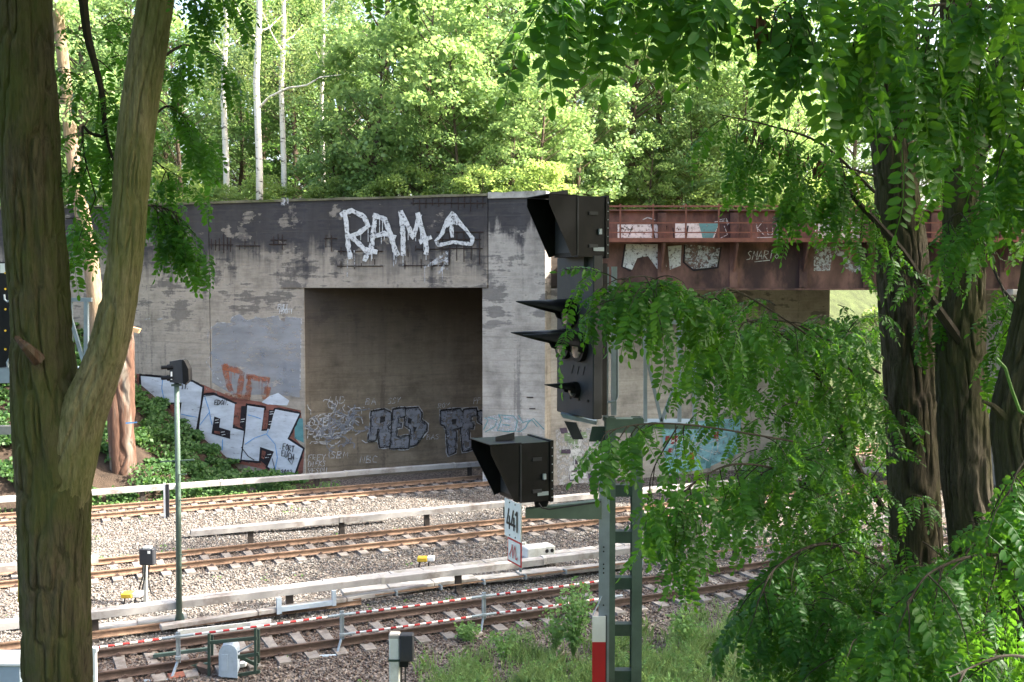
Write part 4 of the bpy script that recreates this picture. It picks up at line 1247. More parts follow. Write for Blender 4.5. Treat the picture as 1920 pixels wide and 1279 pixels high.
MB().prism([at(1110, 800, SY - .02), at(1135, 800, SY - .02), at(1135, 828, SY - .02), at(1104, 828, SY - .02)], (0.006, 0.03, 0)).build('gusset', 'green_dark', sig)
# arm carrying the lower indicator
MB().prism([at(985, 955, 9.7), at(1128, 939, 9.85), at(1128, 974, 9.85), at(985, 972, 9.7)], (0.01, 0.1, 0)).build('arm', 'green_steel', sig)
MB().prism([at(1000, 934, 9.75), at(1030, 934, 9.75), at(1022, 960, 9.75), at(1004, 956, 9.75)], (0.02, 0.14, 0)).build('arm_saddle', 'black', sig)
MB().tube([at(1010, 944, 9.66), at(1016, 952, 9.64), at(1030, 955, 9.66), at(1126, 941, 9.8)], 0.008, 6).build('cable', 'rubber', sig)
# number plate 441 and the M plate
pc = at(961, 976, 9.6)
PLT = {}
def plate(px, py, w_, h_, mat, nm, off=0.0):
    c = at(px, py, 9.6) + nr * off
    PLT[nm] = MB().box(c, 0.006, w_, h_, T, wd, Z).build(nm, mat, sig)
    return c
cpl = plate(961.5, 975, 0.345, 0.345, 'white', 'number_plate')
dg = MB()
hp_ = [0.0]
def pl_stroke(c, b, pts, wdt):
    hp_[0] += 0.0006
    for (a0_, b0_), (a1_, b1_) in zip(pts[:-1], pts[1:]):
        p = c + wd * a0_ + Z * b0_ + nr * (0.005 + hp_[0]); q_ = c + wd * a1_ + Z * b1_ + nr * (0.005 + hp_[0])
        d = (q_ - p).normalized(); s_ = d.cross(nr).normalized() * wdt / 2; e = d * wdt * 0.4
        hp_[0] += 0.0003
        b.add([p - s_ - e, q_ - s_ + e, q_ + s_ + e, p + s_ - e], [(0, 1, 2, 3)])
def digit4(b, c, x0):
    pl_stroke(c, b, [(x0 + .01, .085), (x0 - .035, -.045), (x0 + .045, -.045)], 0.024); pl_stroke(c, b, [(x0 + .022, .02), (x0 + .022, -.085)], 0.024)
digit4(dg, cpl, -0.085); digit4(dg, cpl, 0.015)
pl_stroke(cpl, dg, [(.075, .06), (.105, .085), (.105, -.085)], 0.024)
dg.build('number', 'ink', PLT['number_plate'])
sc_ = MB()
for a_, z_ in ((-.06, .15), (.06, .15), (-.06, -.15), (.06, -.15)):
    p_ = cpl + wd * a_ + Z * z_; sc_.tube([p_ + nr * .003, p_ + nr * .007], 0.008, 6)
sc_.build('screw', 'ink', PLT['number_plate'])
MB().box(cpl + T * 0.02 + Z * -0.14 + wd * 0.12, 0.015, 0.03, 0.62, T, wd, Z).build('plate_bar', 'galv', sig)
cm = plate(965, 1035, 0.29, 0.225, 'red', 'letter_plate')
MB().box(cm + nr * 0.004, 0.003, 0.255, 0.19, T, wd, Z).build('letter_field', 'white', PLT['letter_plate'])
lt = MB()
pl_stroke(cm, lt, [(-.075, -.055), (-.09, -.04), (-.07, -.02), (-.045, .02), (-.03, .06)], 0.011)
pl_stroke(cm, lt, [(-.03, .06), (-.02, .0), (-.015, -.055)], 0.014)
pl_stroke(cm, lt, [(-.015, -.055), (.01, .01), (.035, .06)], 0.010)
pl_stroke(cm, lt, [(.035, .06), (.04, 0), (.05, -.05), (.07, -.055), (.085, -.035)], 0.014)
lt.build('letter', 'red', PLT['letter_plate'])
# white-red mast board
mb = at(1121, 1155, 9.85)
zz1, zz2, zz3 = at(1121, 1155, 9.85).z, at(1121, 1203, 9.85).z, at(1121, 1400, 9.85).z
MB().box((mb.x + 0.01, 9.84, (zz1 + zz2) / 2), 0.125, 0.008, zz1 - zz2).build('board_white', 'white', sig)
MB().box((mb.x + 0.01, 9.84, (zz2 + zz3) / 2 - .001), 0.125, 0.008, zz2 - zz3 - .002).build('board_red', 'red', sig)
MB().box((mb.x + 0.078, 9.86, (zz1 + zz3) / 2), 0.008, 0.05, zz1 - zz3).build('board_edge', 'ink', sig)
MB().tube([at(1112, 1153, 9.84), at(1128, 1118, 9.9)], 0.006, 5).build('board_stay', 'galv', sig)
# maintenance platform behind
pf = MB()
fz = at(1240, 796, 10.4).z
MB().box(((at(1200, 796, 10.4).x + at(1308, 796, 10.4).x) / 2, 10.5, fz), 0.58, 0.5, 0.03).build('platform_floor', 'galv', sig)
MB().bar(at(1145, 797, 10.2), at(1310, 800, 10.25), 0.03, 0.05).build('platform_beam', 'green_steel', sig)
for px, py0 in ((1274, 600), (1302, 610), (1210, 600)):
    b_ = at(px, 796, 10.5); t_ = at(px, py0, 10.5)
    MB().bar(b_, t_, 0.035, 0.035).build('platform_post', 'galv', sig)
MB().bar(at(1206, 602, 10.5), at(1306, 606, 10.5), 0.035, 0.035).build('platform_rail', 'galv', sig)
MB().bar(at(1206, 640, 10.5), at(1240, 790, 10.5), 0.03, 0.03).build('platform_brace', 'galv', sig)
MB().bar(at(1274, 700, 10.5), at(1240, 790, 10.5), 0.03, 0.03).build('platform_brace', 'galv', sig)

# ------------------------------------------------------------------ signal cut by the left edge
LY = 13.0
def L_(px, py, dy=0): return at(px, py, LY + dy)
lm = L_(62, 900)
lgz = bank_near(lm.x, lm.y) - 0.2
ls = thing('rail_signal', 'black signal cut by the left edge with galvanised platform behind the trunk', 'signal', (lm.x, lm.y, lgz))
MB().prism([L_(-80, 488), L_(18, 492), L_(22, 688), L_(-80, 692)], (0.03, 0.12, 0)).build('head_panel', 'black', ls)
MB().prism([L_(0, 494, -.005), L_(14, 494, -.005), L_(14, 512, -.005), L_(0, 512, -.005)], (0, 0.004, 0)).build('lamp_glass', 'white', ls)
rb = MB()
for py in (512, 542, 580, 620, 655):
    rb.tube([L_(10, py, -.01), L_(10, py, .0)], 0.014, 6)
rb.build('bolt', 'yellow', ls)
MB().tube([L_(16, 690), L_(14, 680), L_(18, 672), L_(28, 668)], 0.018, 6).build('conduit', 'galv', ls)
MB().tube([L_(8, 552), L_(9, 562), L_(14, 566), L_(20, 562)], 0.014, 6).build('handle', 'galv', ls)
MB().prism([L_(-60, 690), L_(38, 690), L_(30, 718), L_(-60, 720)], (0.05, 0.3, 0)).build('base_plate', 'galv', ls)
MB().box((lm.x, LY + 0.3, (lgz + L_(62, 690).z) / 2), 0.2, 0.2, L_(62, 690).z - lgz).build('mast', 'galv', ls)
MB().bar(L_(30, 692, .4), L_(165, 692, .4), 0.3, 0.05).build('platform_floor', 'galv', ls)
for px in (162, 132, 40):
    MB().bar(L_(px, 560, .4), L_(px, 692, .4), 0.05, 0.05).build('platform_post', 'galv', ls)
MB().bar(L_(30, 562, .4), L_(172, 562, .4), 0.05, 0.05).build('platform_rail', 'galv', ls)
MB().bar(L_(134, 600, .4), L_(160, 690, .4), 0.04, 0.04).build('platform_brace', 'galv', ls)
MB().bar(L_(-60, 806), L_(62, 806), 0.12, 0.1).build('arm', 'trough', ls)
for a_, b_, m_ in ((812, 968, 'white'), (968, 1022, 'red'), (1022, 1054, 'white')):
    MB().prism([L_(31, a_, -.1), L_(41, a_, -.1), L_(42, b_, -.1), L_(32, b_, -.1)], (0, 0.01, 0)).build('board_' + ('red' if m_ == 'red' else 'white'), m_, ls)
MB().prism([L_(34, 1080, -.1), L_(46, 1080, -.1), L_(46, 1160, -.1), L_(36, 1160, -.1), L_(36, 1130, -.1), L_(33, 1128, -.1)], (0, 0.01, 0)).build('yellow_plate', 'yellow', ls)

# ------------------------------------------------------------------ pole with camera head
b0 = ground(336, 1172, -0.3)
PY = b0.y
pole = thing('camera_pole', 'thin grey-green pole with a dark twin-lens camera box on top', 'pole', b0)
MB().tube([b0, at(334, 900, PY), at(331, 716, PY)], [0.075, 0.065, 0.06], 10).build('pole_tube', 'green_steel', pole, True)
MB().prism([at(326, 1172, PY - .03), at(330, 1150, PY - .03), at(343, 1150, PY - .03), at(349, 1172, PY - .03)], (0, 0.02, 0)).build('foot_gusset', 'green_steel', pole)
MB().bar(at(300, 866, PY), at(364, 862, PY), 0.03, 0.03).build('crossbar', 'green_steel', pole)
for py in (890, 938, 1040, 1062):
    MB().bar(at(333, py, PY - .05), at(350, py - 1, PY - .05), 0.02, 0.02).build('step', 'green_steel', pole)
hd = [at(318, 678, PY - .15), at(340, 674, PY - .15), at(350, 690, PY - .15), at(351, 712, PY - .15), at(346, 720, PY - .15), at(318, 717, PY - .15)]
cbo = MB().prism(hd, (-0.02, 0.34, 0)).build('camera_box', 'panel_grey', pole)
MB().prism([at(341, 674, PY - .16), at(345, 676, PY - .16), at(353, 692, PY - .16), at(354, 713, PY - .16), at(347, 721, PY - .16), at(343, 720, PY - .16)], (-.02, 0.36, 0)).build('box_rim', 'black', cbo)
for py in (688, 708):
    MB().tube([at(320, py, PY), at(303, py + 1, PY)], 0.05, 10).tube([at(326, py, PY - .1), at(314, py + 1, PY - .1)], 0.075, 10).build('camera_lens', 'black', cbo)
MB().prism([at(320, 697, PY - .16), at(323, 697, PY - .16), at(323, 712, PY - .16), at(320, 712, PY - .16)], (0, -.005, 0)).build('sticker', 'white', cbo)
MB().box(at(331, 722, PY), 0.2, 0.2, 0.05).build('mount', 'green_dark', pole)

# ------------------------------------------------------------------ black trackside box with cables, markers, small white box
b0 = ground(272, 1126, -0.4)
tb = thing('trackside_box', 'small black switch box on a stand with hanging cables', 'electrical box', b0)
Yb = b0.y
bxo = MB().box(at(277, 1043, Yb), 0.40, 0.24, 0.46, bev=0.03).build('box_body', 'panel_grey', tb)
MB().box(at(279, 1036, Yb - .125), 0.07, 0.012, 0.07).build('box_badge', 'white', bxo)
MB().box(at(277, 1027, Yb), 0.2, 0.2, 0.06).build('box_cap', 'off_white', bxo)
MB().box((at(270, 1090, Yb).x, Yb + .1, (at(270, 1060, Yb).z - 0.45) / 2), 0.09, 0.09, at(270, 1060, Yb).z + 0.45).build('stand', 'off_white', tb)
for pts in ([(268, 1061), (268, 1080), (262, 1100), (258, 1120)], [(272, 1061), (271, 1085), (266, 1108), (264, 1124)], [(280, 1060), (277, 1085), (283, 1110), (305, 1132)]):
    MB().tube([at(x, y, Yb - .06) for x, y in pts], 0.022, 6).build('cable', 'rubber', tb)

def marker(px, py, label, white_px):
    b0 = ground(px, py, -0.4)
    t_ = thing('track_marker', label, 'marker', b0)
    y0 = b0.y
    c = at(px, py - 20, y0)
    MB().box(c, 0.30, 0.3, 0.13, bev=0.02).build('marker_head', 'yellow', t_)
    MB().box(c + Vector((0.26, 0.02, 0.01)), 0.22, 0.28, 0.13, bev=0.02).build('marker_cap', 'white', t_)
    for dx in (-0.08, 0.2):
        MB().tube([(c.x + dx, y0, c.z - .06), (c.x + dx - .04, y0, -0.42)], 0.022, 6).build('leg', 'rubber', t_)
marker(240, 1135, 'yellow and white track marker near the black switch box', 0)
marker(792, 1068, 'yellow and white track marker alone behind the near conductor rail', 0)
b0 = ground(1008, 1056, -0.4)
wb = thing('junction_box', 'low white concrete junction box with two holes behind the signal plates', 'junction box', b0)
jbo = MB().box(b0 + Z * 0.4, 0.95, 0.55, 0.32, T, N, Z, bev=0.03).build('box_body', 'off_white', wb)
for d in (0.18, 0.36):
    MB().tube([b0 + T * d - N * 0.27 + Z * 0.42, b0 + T * d - N * 0.285 + Z * 0.42], 0.06, 10).build('hole', 'ink', jbo)
MB().box(b0 + Z * 0.14 - N * 0.05, 1.0, 0.5, 0.22, T, N, Z).build('box_base', 'galv', wb)
MB().prism([at(977, 1018, b0.y), at(985, 1017, b0.y), at(984, 1045, b0.y), at(977, 1050, b0.y)], (0.03, 0.12, 0)).build('side_plate', 'off_white', wb)
# short marker post by the far conductor rail
b0 = ground(311, 980, -0.4); y0 = b0.y
sp_ = thing('marker_post', 'short thin white and grey post beside the far conductor rail', 'post', b0)
MB().box((b0.x - .03, y0, at(309, 943, y0).z), 0.07, 0.05, (at(309, 906, y0).z - at(309, 980, y0).z)).build('post_strip', 'white', sp_)
MB().box((b0.x + .07, y0, at(309, 943, y0).z - .02), 0.12, 0.06, (at(309, 908, y0).z - at(309, 980, y0).z)).build('post_back', 'panel_grey', sp_)

# ------------------------------------------------------------------ red and white track barrier
nb = N1 - 0.753 - 0.16
def bar_post(px, py, label):
    g = ground(px, py, 0.0)
    s = g.dot(T)
    b0 = tn(s, nb, -0.3)
    t_ = thing('barrier_post', label, 'barrier post', b0, 'barrier posts clamped to the near rail')
    MB().box(tn(s, nb, 0.35), 0.055, 0.05, 0.66, T, N).box(tn(s + 0.05, nb, 0.35), 0.02, 0.07, 0.66, T, N).build('upright', 'galv', t_)
    MB().bar(tn(s, nb, 0.04), tn(s - 0.22, nb - 0.3, -0.34), 0.045, 0.045).build('strut', 'galv', t_)
    MB().tube([tn(s - 0.2, nb - 0.28, -0.24), tn(s - 0.62, nb - 0.22, -0.22)], 0.035, 8).build('clamp_tube', 'bluegrey', t_)
    MB().tube([tn(s - 0.62, nb - 0.22, -0.22), tn(s - 0.72, nb - 0.205, -0.215)], 0.045, 8).build('clamp_cap', 'galv', t_)
    for z_ in (0.14, 0.6):
        MB().box(tn(s, nb - 0.04, z_), 0.1, 0.07, 0.06, T, N).build('rod_holder', 'galv', t_)
    return s
sp1 = bar_post(330, 1237, 'barrier post on the near rail beside the steel frame machine')
sp2 = bar_post(632, 1192, 'barrier post on the near rail halfway between the trunk and the signal')
sp3 = bar_post(895, 1155, 'barrier post on the near rail closest to the white number plate')
sp4 = sp3 + (sp3 - sp2) * 1.1
def rod(s0, s1, z_, label, ends=True):
    t_ = thing('barrier_rod', label, 'barrier rod', tn(s0, nb, z_), 'red and white barrier rods')
    MB().tube([tn(s0 + .04, nb - .04, z_), tn((s0 + s1) / 2, nb - .04, z_ - .012), tn(s1 - .04, nb - .04, z_)], 0.026, 8).build('rod', 'stripes', t_, True)
    MB().tube([tn(s0, nb - .04, z_), tn(s0 + .3, nb - .04, z_ - .002)], 0.03, 8).build('rod_end', 'galv', t_)
    MB().tube([tn(s1 - .3, nb - .04, z_ - .002), tn(s1, nb - .04, z_)], 0.03, 8).build('rod_end', 'galv', t_)
rod(sp1 - 4.6, sp1 - 0.03, 0.6, 'upper red and white rod crossing behind the mossy trunk')
rod(sp1 + .03, sp2 - 0.03, 0.6, 'red and white rod passing above the steel frame machine')
rod(sp2 + .03, sp3 - 0.03, 0.6, 'upper red and white rod left of the number plate')
rod(sp2 + .03, sp3 - 0.03, 0.14, 'lower red and white rod left of the number plate')
rod(sp3 + .03, sp4, 0.6, 'upper red and white rod running behind the ladder mast')
rod(sp3 + .03, sp4, 0.14, 'lower red and white rod running behind the ladder mast')

# ------------------------------------------------------------------ track-stop machine in its steel frame
b0 = ground(425, 1282, -0.42); y0 = b0.y
ts = thing('track_machine', 'blue-grey drum-shaped machine in a dark green steel frame beside the near rail', 'track machine', b0)
def m_(px, py, dy=0): return at(px, py, y0 + dy)
for px, a_, b_ in ((392, 1188, 1275), (479, 1178, 1262)):
    MB().bar(m_(px, a_), m_(px, b_), 0.07, 0.05).build('frame_post', 'green_dark', ts)
    MB().bar(m_(px + 6, a_ + 2, .6), m_(px + 6, b_ - 8, .6), 0.05, 0.05).build('frame_post', 'green_dark', ts)
for a_, b_ in (((392, 1205), (482, 1196)), ((446, 1266), (488, 1259)), ((446, 1232), (485, 1226))):
    MB().bar(m_(*a_), m_(*b_), 0.05, 0.07).build('frame_rail', 'green_dark', ts)
MB().bar(m_(446, 1223), m_(474, 1207), 0.03, 0.03).build('frame_brace', 'galv', ts)
MB().bar(m_(446, 1230, .3), m_(484, 1248, .3), 0.05, 0.07).build('frame_rail', 'green_dark', ts)
dr = []
for k in range(9):
    a = math.pi * k / 8
    dr.append((427.5 + 16.5 * math.cos(a), 1226 - 16 * math.sin(a)))
poly = [m_(x, y, -.12) for x, y in dr] + [m_(411, 1266, -.12), m_(415, 1270, -.12), m_(441, 1271, -.12), m_(444, 1266, -.12)]
drm = MB().prism(poly, (-0.05, 0.45, 0)).build('drum', 'bluegrey', ts)
rimp = [m_(427.5 + (x - 427.5) * 1.06, 1240 + (y - 1240) * 1.04, -.13) for x, y in dr] + [m_(410, 1268, -.13), m_(445, 1272, -.13)]
MB().prism(rimp, (0, 0.03, 0)).build('drum_rim', 'bluegrey', drm)
MB().prism([m_(415, 1227, -.14), m_(427, 1227, -.14), m_(426, 1258, -.14), m_(414, 1258, -.14)], (0, -.008, 0)).build('drum_plate', 'bluegrey', drm)
MB().prism([m_(330, 1252, .3), m_(392, 1243, .3), m_(392, 1254, .3), m_(330, 1262, .3)], (0, 0.08, 0)).build('tie_plate', 'green_steel', ts)
MB().prism([m_(287, 1228, .9), m_(392, 1215, .9), m_(392, 1220, .9), m_(287, 1234, .9)], (0, 0.1, 0)).build('tie_plate', 'green_steel', ts)
MB().prism([m_(368, 1248, .1), m_(392, 1256, .1), m_(400, 1275, .1), m_(380, 1268, .1)], (0, 0.25, 0)).build('lever', 'rail_rust', ts)
MB().bar(m_(450, 1246, .5), m_(462, 1244, .5), 0.2, 0.08).build('cap', 'white', ts)
b0 = ground(343, 1276, -0.35)
MBb = MB().box(b0 + Z * .06, 0.62, 0.3, 0.2, T, N, Z, bev=0.02)
tag(MBb.build('footing_block', 'brickred'), 'red-brown block under the barrier post by the steel frame machine', 'block')
# white board along the rail
nw, sw0 = line_n(333, 1190, 0.25); _, sw1 = line_n(507, 1166, 0.25)
g0 = ground(334, 1192, 0.0); g1 = ground(508, 1172, 0.0)
wbp = thing('white_board', 'long white board standing along the near track behind the barrier', 'board', g0)
MB().prism([g0 + Z * -.2, g1 + Z * -.2, g1 + Z * 0.12, g0 + Z * 0.12], N * 0.05).build('board_panel', 'off_white', wbp)
MB().prism([g1 - T * 0.5 - N * .02 + Z * -.15, g1 - N * .02 + Z * -.15, g1 - N * .02 + Z * .16, g1 - T * 0.5 - N * .02 + Z * .16], -N * 0.02).build('board_end', 'white', wbp)
# clamp bracket on the conductor rail
cb0 = ground(523, 1150, -0.3)
cbx = thing('cable_bracket', 'blue-grey cable bracket under the near conductor rail', 'bracket', cb0)
MB().box(cb0 + Z * 0.2, 0.12, 0.1, 0.42, T, N).build('bracket_post', 'bluegrey', cbx)
MB().box(cb0 + T * 0.75 + Z * 0.1, 1.4, 0.08, 0.12, T, N).build('bracket_arm', 'bluegrey', cbx)
MB().box(cb0 + T * 1.45 + Z * 0.22, 0.1, 0.1, 0.4, T, N).build('bracket_post', 'bluegrey', cbx)

# ------------------------------------------------------------------ near posts and cabinet on the bank
def gpt(px, Y):
    p = at(px, 600, Y); return Vector((p.x, p.y, bank_near(p.x, p.y)))
b0 = gpt(737, 20)
wp = thing('white_post', 'square white concrete post with a black box strapped to it', 'post', b0)
zt_ = at(737, 1189, 20).z
MB().box((b0.x, 20, (zt_ + b0.z) / 2 - .05), 0.2, 0.2, zt_ - b0.z + 0.1, bev=0.02).build('post_shaft', 'off_white', wp)
MB().box((b0.x, 20, at(737, 1191, 20).z), 0.21, 0.21, 0.1, bev=0.02).build('post_cap', 'trough', wp)
elb = MB().box(at(763, 1213, 19.95), 0.26, 0.2, 0.52, bev=0.02).build('electrical_box', 'panel_grey', wp)
MB().box(at(758, 1244, 19.95), 0.16, 0.14, 0.1).build('box_gland', 'black', elb)
MB().box((b0.x, 20, at(737, 1235, 20).z), 0.23, 0.23, 0.04).build('strap', 'green_dark', wp)
for d in (752, 760):
    MB().tube([at(d, 1246, 19.95), at(d, 1330, 19.95)], 0.018, 6).build('cable', 'rubber', wp)
b0 = gpt(8, 15)
cab = thing('cabinet', 'pale grey cabinet top at the lower left corner', 'cabinet', b0)
zt_ = at(8, 1242, 15).z
MB().box((at(-8, 1242, 15).x, 15.2, (zt_ + b0.z) / 2 - .1), 0.78, 0.5, zt_ - b0.z + 0.2, bev=0.03).build('cabinet_body', 'bluegrey', cab)
MB().box((at(-8, 1242, 15).x, 15.2, zt_ - .01), 0.84, 0.56, 0.06, bev=0.015).build('cabinet_lid', 'white', cab)
b0 = gpt(175, 19)
tp = thing('thin_post', 'thin white post right beside the mossy trunk', 'post', b0)
zt_ = at(175, 1216, 19).z
MB().box((at(176, 1216, 19).x, 19, (zt_ + b0.z) / 2 - .1), 0.09, 0.08, zt_ - b0.z + .2, bev=0.01).build('post_shaft', 'white', tp)
MB().box((at(177, 1216, 19).x, 19, zt_ - .02), 0.12, 0.1, 0.1, bev=0.01).build('post_cap', 'white', tp)
# ------------------------------------------------------------------ trunks with furrowed bark
def catmull(P, per):
    P = np.asarray(P, float)
    Q = np.vstack([2 * P[0] - P[1], P, 2 * P[-1] - P[-2]])
    out = []
    for i in range(1, len(Q) - 2):
        p0, p1, p2, p3 = Q[i - 1], Q[i], Q[i + 1], Q[i + 2]
        for t in np.linspace(0, 1, per, endpoint=False):
            out.append(0.5 * ((2 * p1) + (p2 - p0) * t + (2 * p0 - 5 * p1 + 4 * p2 - p3) * t * t + (3 * p1 - p0 - 3 * p2 + p3) * t ** 3))
    out.append(P[-1])
    return np.array(out)

def bark_tube(pts, name, mat, parent, nseg=110, rings=330, amp=0.016, cells=13, seed=1, vs=3.2):
    """pts: world (x,y,z,r)"""
    P = catmull(pts, max(3, rings // max(1, len(pts) - 1)))
    c, r = P[:, :3], P[:, 3]
    n_ = len(c)
    tg = np.gradient(c, axis=0); tg /= np.linalg.norm(tg, axis=1)[:, None]
    ref = np.array([0.0, -1.0, 0.0])
    a = ref[None] - tg * (tg @ ref)[:, None]; a /= np.linalg.norm(a, axis=1)[:, None]
    b = np.cross(tg, a)
    L = np.concatenate([[0], np.cumsum(np.linalg.norm(np.diff(c, axis=0), axis=1))])
    th = np.linspace(0, 2 * np.pi, nseg, endpoint=False)
    U = th[None] / (2 * np.pi) * cells + (vnoise(L * 1.7, L * 0 + 3, seed + 5)[:, None] - 0.5) * 1.1
    V = np.repeat(L[:, None], nseg, 1)
    U2 = U + (vnoise(U * 0.5, V * 4.0, seed + 9, None) - 0.5) * 0.5
    nz = vnoise(U2, V * vs, seed, cells)
    f = np.clip(np.abs(nz - 0.5) * 6.5, 0, 1)
    f = f * f * (3 - 2 * f)
    nz2 = vnoise(U2 * 3 + 7, V * vs * 5, seed + 2, cells * 3)
    nz3 = vnoise(th[None] / (2 * np.pi) * 4 + 0 * V, V * 1.3, seed + 4, 4)
    d = amp * (f - 1) + amp * 0.45 * (nz2 - 0.5) + (nz3 - 0.5) * r[:, None] * 0.15
    rr = r[:, None] + d
    X = c[:, None] + a[:, None] * (np.cos(th)[None, :, None] * rr[..., None]) + b[:, None] * (np.sin(th)[None, :, None] * rr[..., None])
    i = (np.arange(n_ - 1)[:, None] * nseg + np.arange(nseg)[None]).ravel()
    j = (np.arange(n_ - 1)[:, None] * nseg + (np.arange(nseg)[None] + 1) % nseg).ravel()
    o0 = ORG.get(parent, Vector((0, 0, 0)))
    me = np_mesh(name, X.reshape(-1, 3) - np.array(o0), np.stack([i, j, j + nseg, i + nseg], 1))
    return finish(name, me, mat, parent, True)

def PT(px, py, Y, rpx):
    p = at(px, py, Y)
    return (p.x, p.y, p.z, rpx * Y / F)

# ------------------------------------------------------------------ robinia leaves
def leaf_variant(seed):
    r = random.Random(seed)
    V = []; Fq = []
    pairs = r.randint(5, 8)
    Lr = 0.030 * pairs + 0.03
    def rp(t):
        return Vector((Lr * t * (1 - 0.12 * t), 0.01 * math.sin(3 * t + seed), -0.35 * Lr * t * t))
    # rachis: slim three-sided strip as quads
    k = 5
    base = len(V)
    for i in range(k + 1):
        p = rp(i / k); w = 0.0016
        V.extend([p + Vector((0, w, 0)), p + Vector((0, -w, 0))])
    for i in range(k):
        Fq.append((base + 2 * i, base + 2 * i + 1, base + 2 * i + 3, base + 2 * i + 2))
    def leaflet(p, d, l, w, droop, tw):
        d = d.normalized()
        side = Vector((0, 0, 1)).cross(d).normalized()
        nrm = d.cross(side)
        side = side * math.cos(tw) + nrm * math.sin(tw)
        nrm = d.cross(side)
        b0 = len(V)
        def q(a, s, h):
            return p + d * (l * a) + side * (w * s) + nrm * h - Vector((0, 0, 1)) * (droop * l * a * a)
        V.extend([q(0, 0, 0), q(.3, .46, .003), q(.75, .42, .002), q(1, 0, -.002), q(.75, -.42, .002), q(.3, -.46, .003), q(.5, 0, -.002)])
        Fq.append((b0, b0 + 6, b0 + 2, b0 + 1)); Fq.append((b0 + 6, b0 + 3, b0 + 2, b0 + 2))
        Fq.append((b0, b0 + 5, b0 + 4, b0 + 6)); Fq.append((b0 + 6, b0 + 4, b0 + 3, b0 + 3))
    for i in range(pairs):
        t = 0.18 + 0.8 * i / pairs
        p = rp(t)
        sc = (0.75 + 0.45 * math.sin(math.pi * (0.15 + 0.75 * t))) * r.uniform(0.85, 1.1)
        for sgn in (-1, 1):
            d = Vector((r.uniform(.15, .45), sgn, r.uniform(-.25, .1)))
            leaflet(p + Vector((r.uniform(-.004, .004), sgn * .003, 0)), d, 0.038 * sc, 0.021 * sc, r.uniform(.1, .5), r.uniform(-.5, .5))
    leaflet(rp(1), Vector((1, r.uniform(-.2, .2), -.3)), 0.04, 0.022, .2, r.uniform(-.4, .4))
    V = np.array([tuple(v) for v in V])
    tri = []
    for q in Fq:
        tri.append((q[0], q[1], q[2]))
        if q[3] != q[2]:
            tri.append((q[0], q[2], q[3]))
    return V, np.array(tri)
LV = [leaf_variant(100 + k) for k in range(7)]
LM = []
for k, (V_, F_) in enumerate(LV):
    me = np_mesh('leaf', V_, F_); me.materials.append(M['robinia']); LM.append(me)

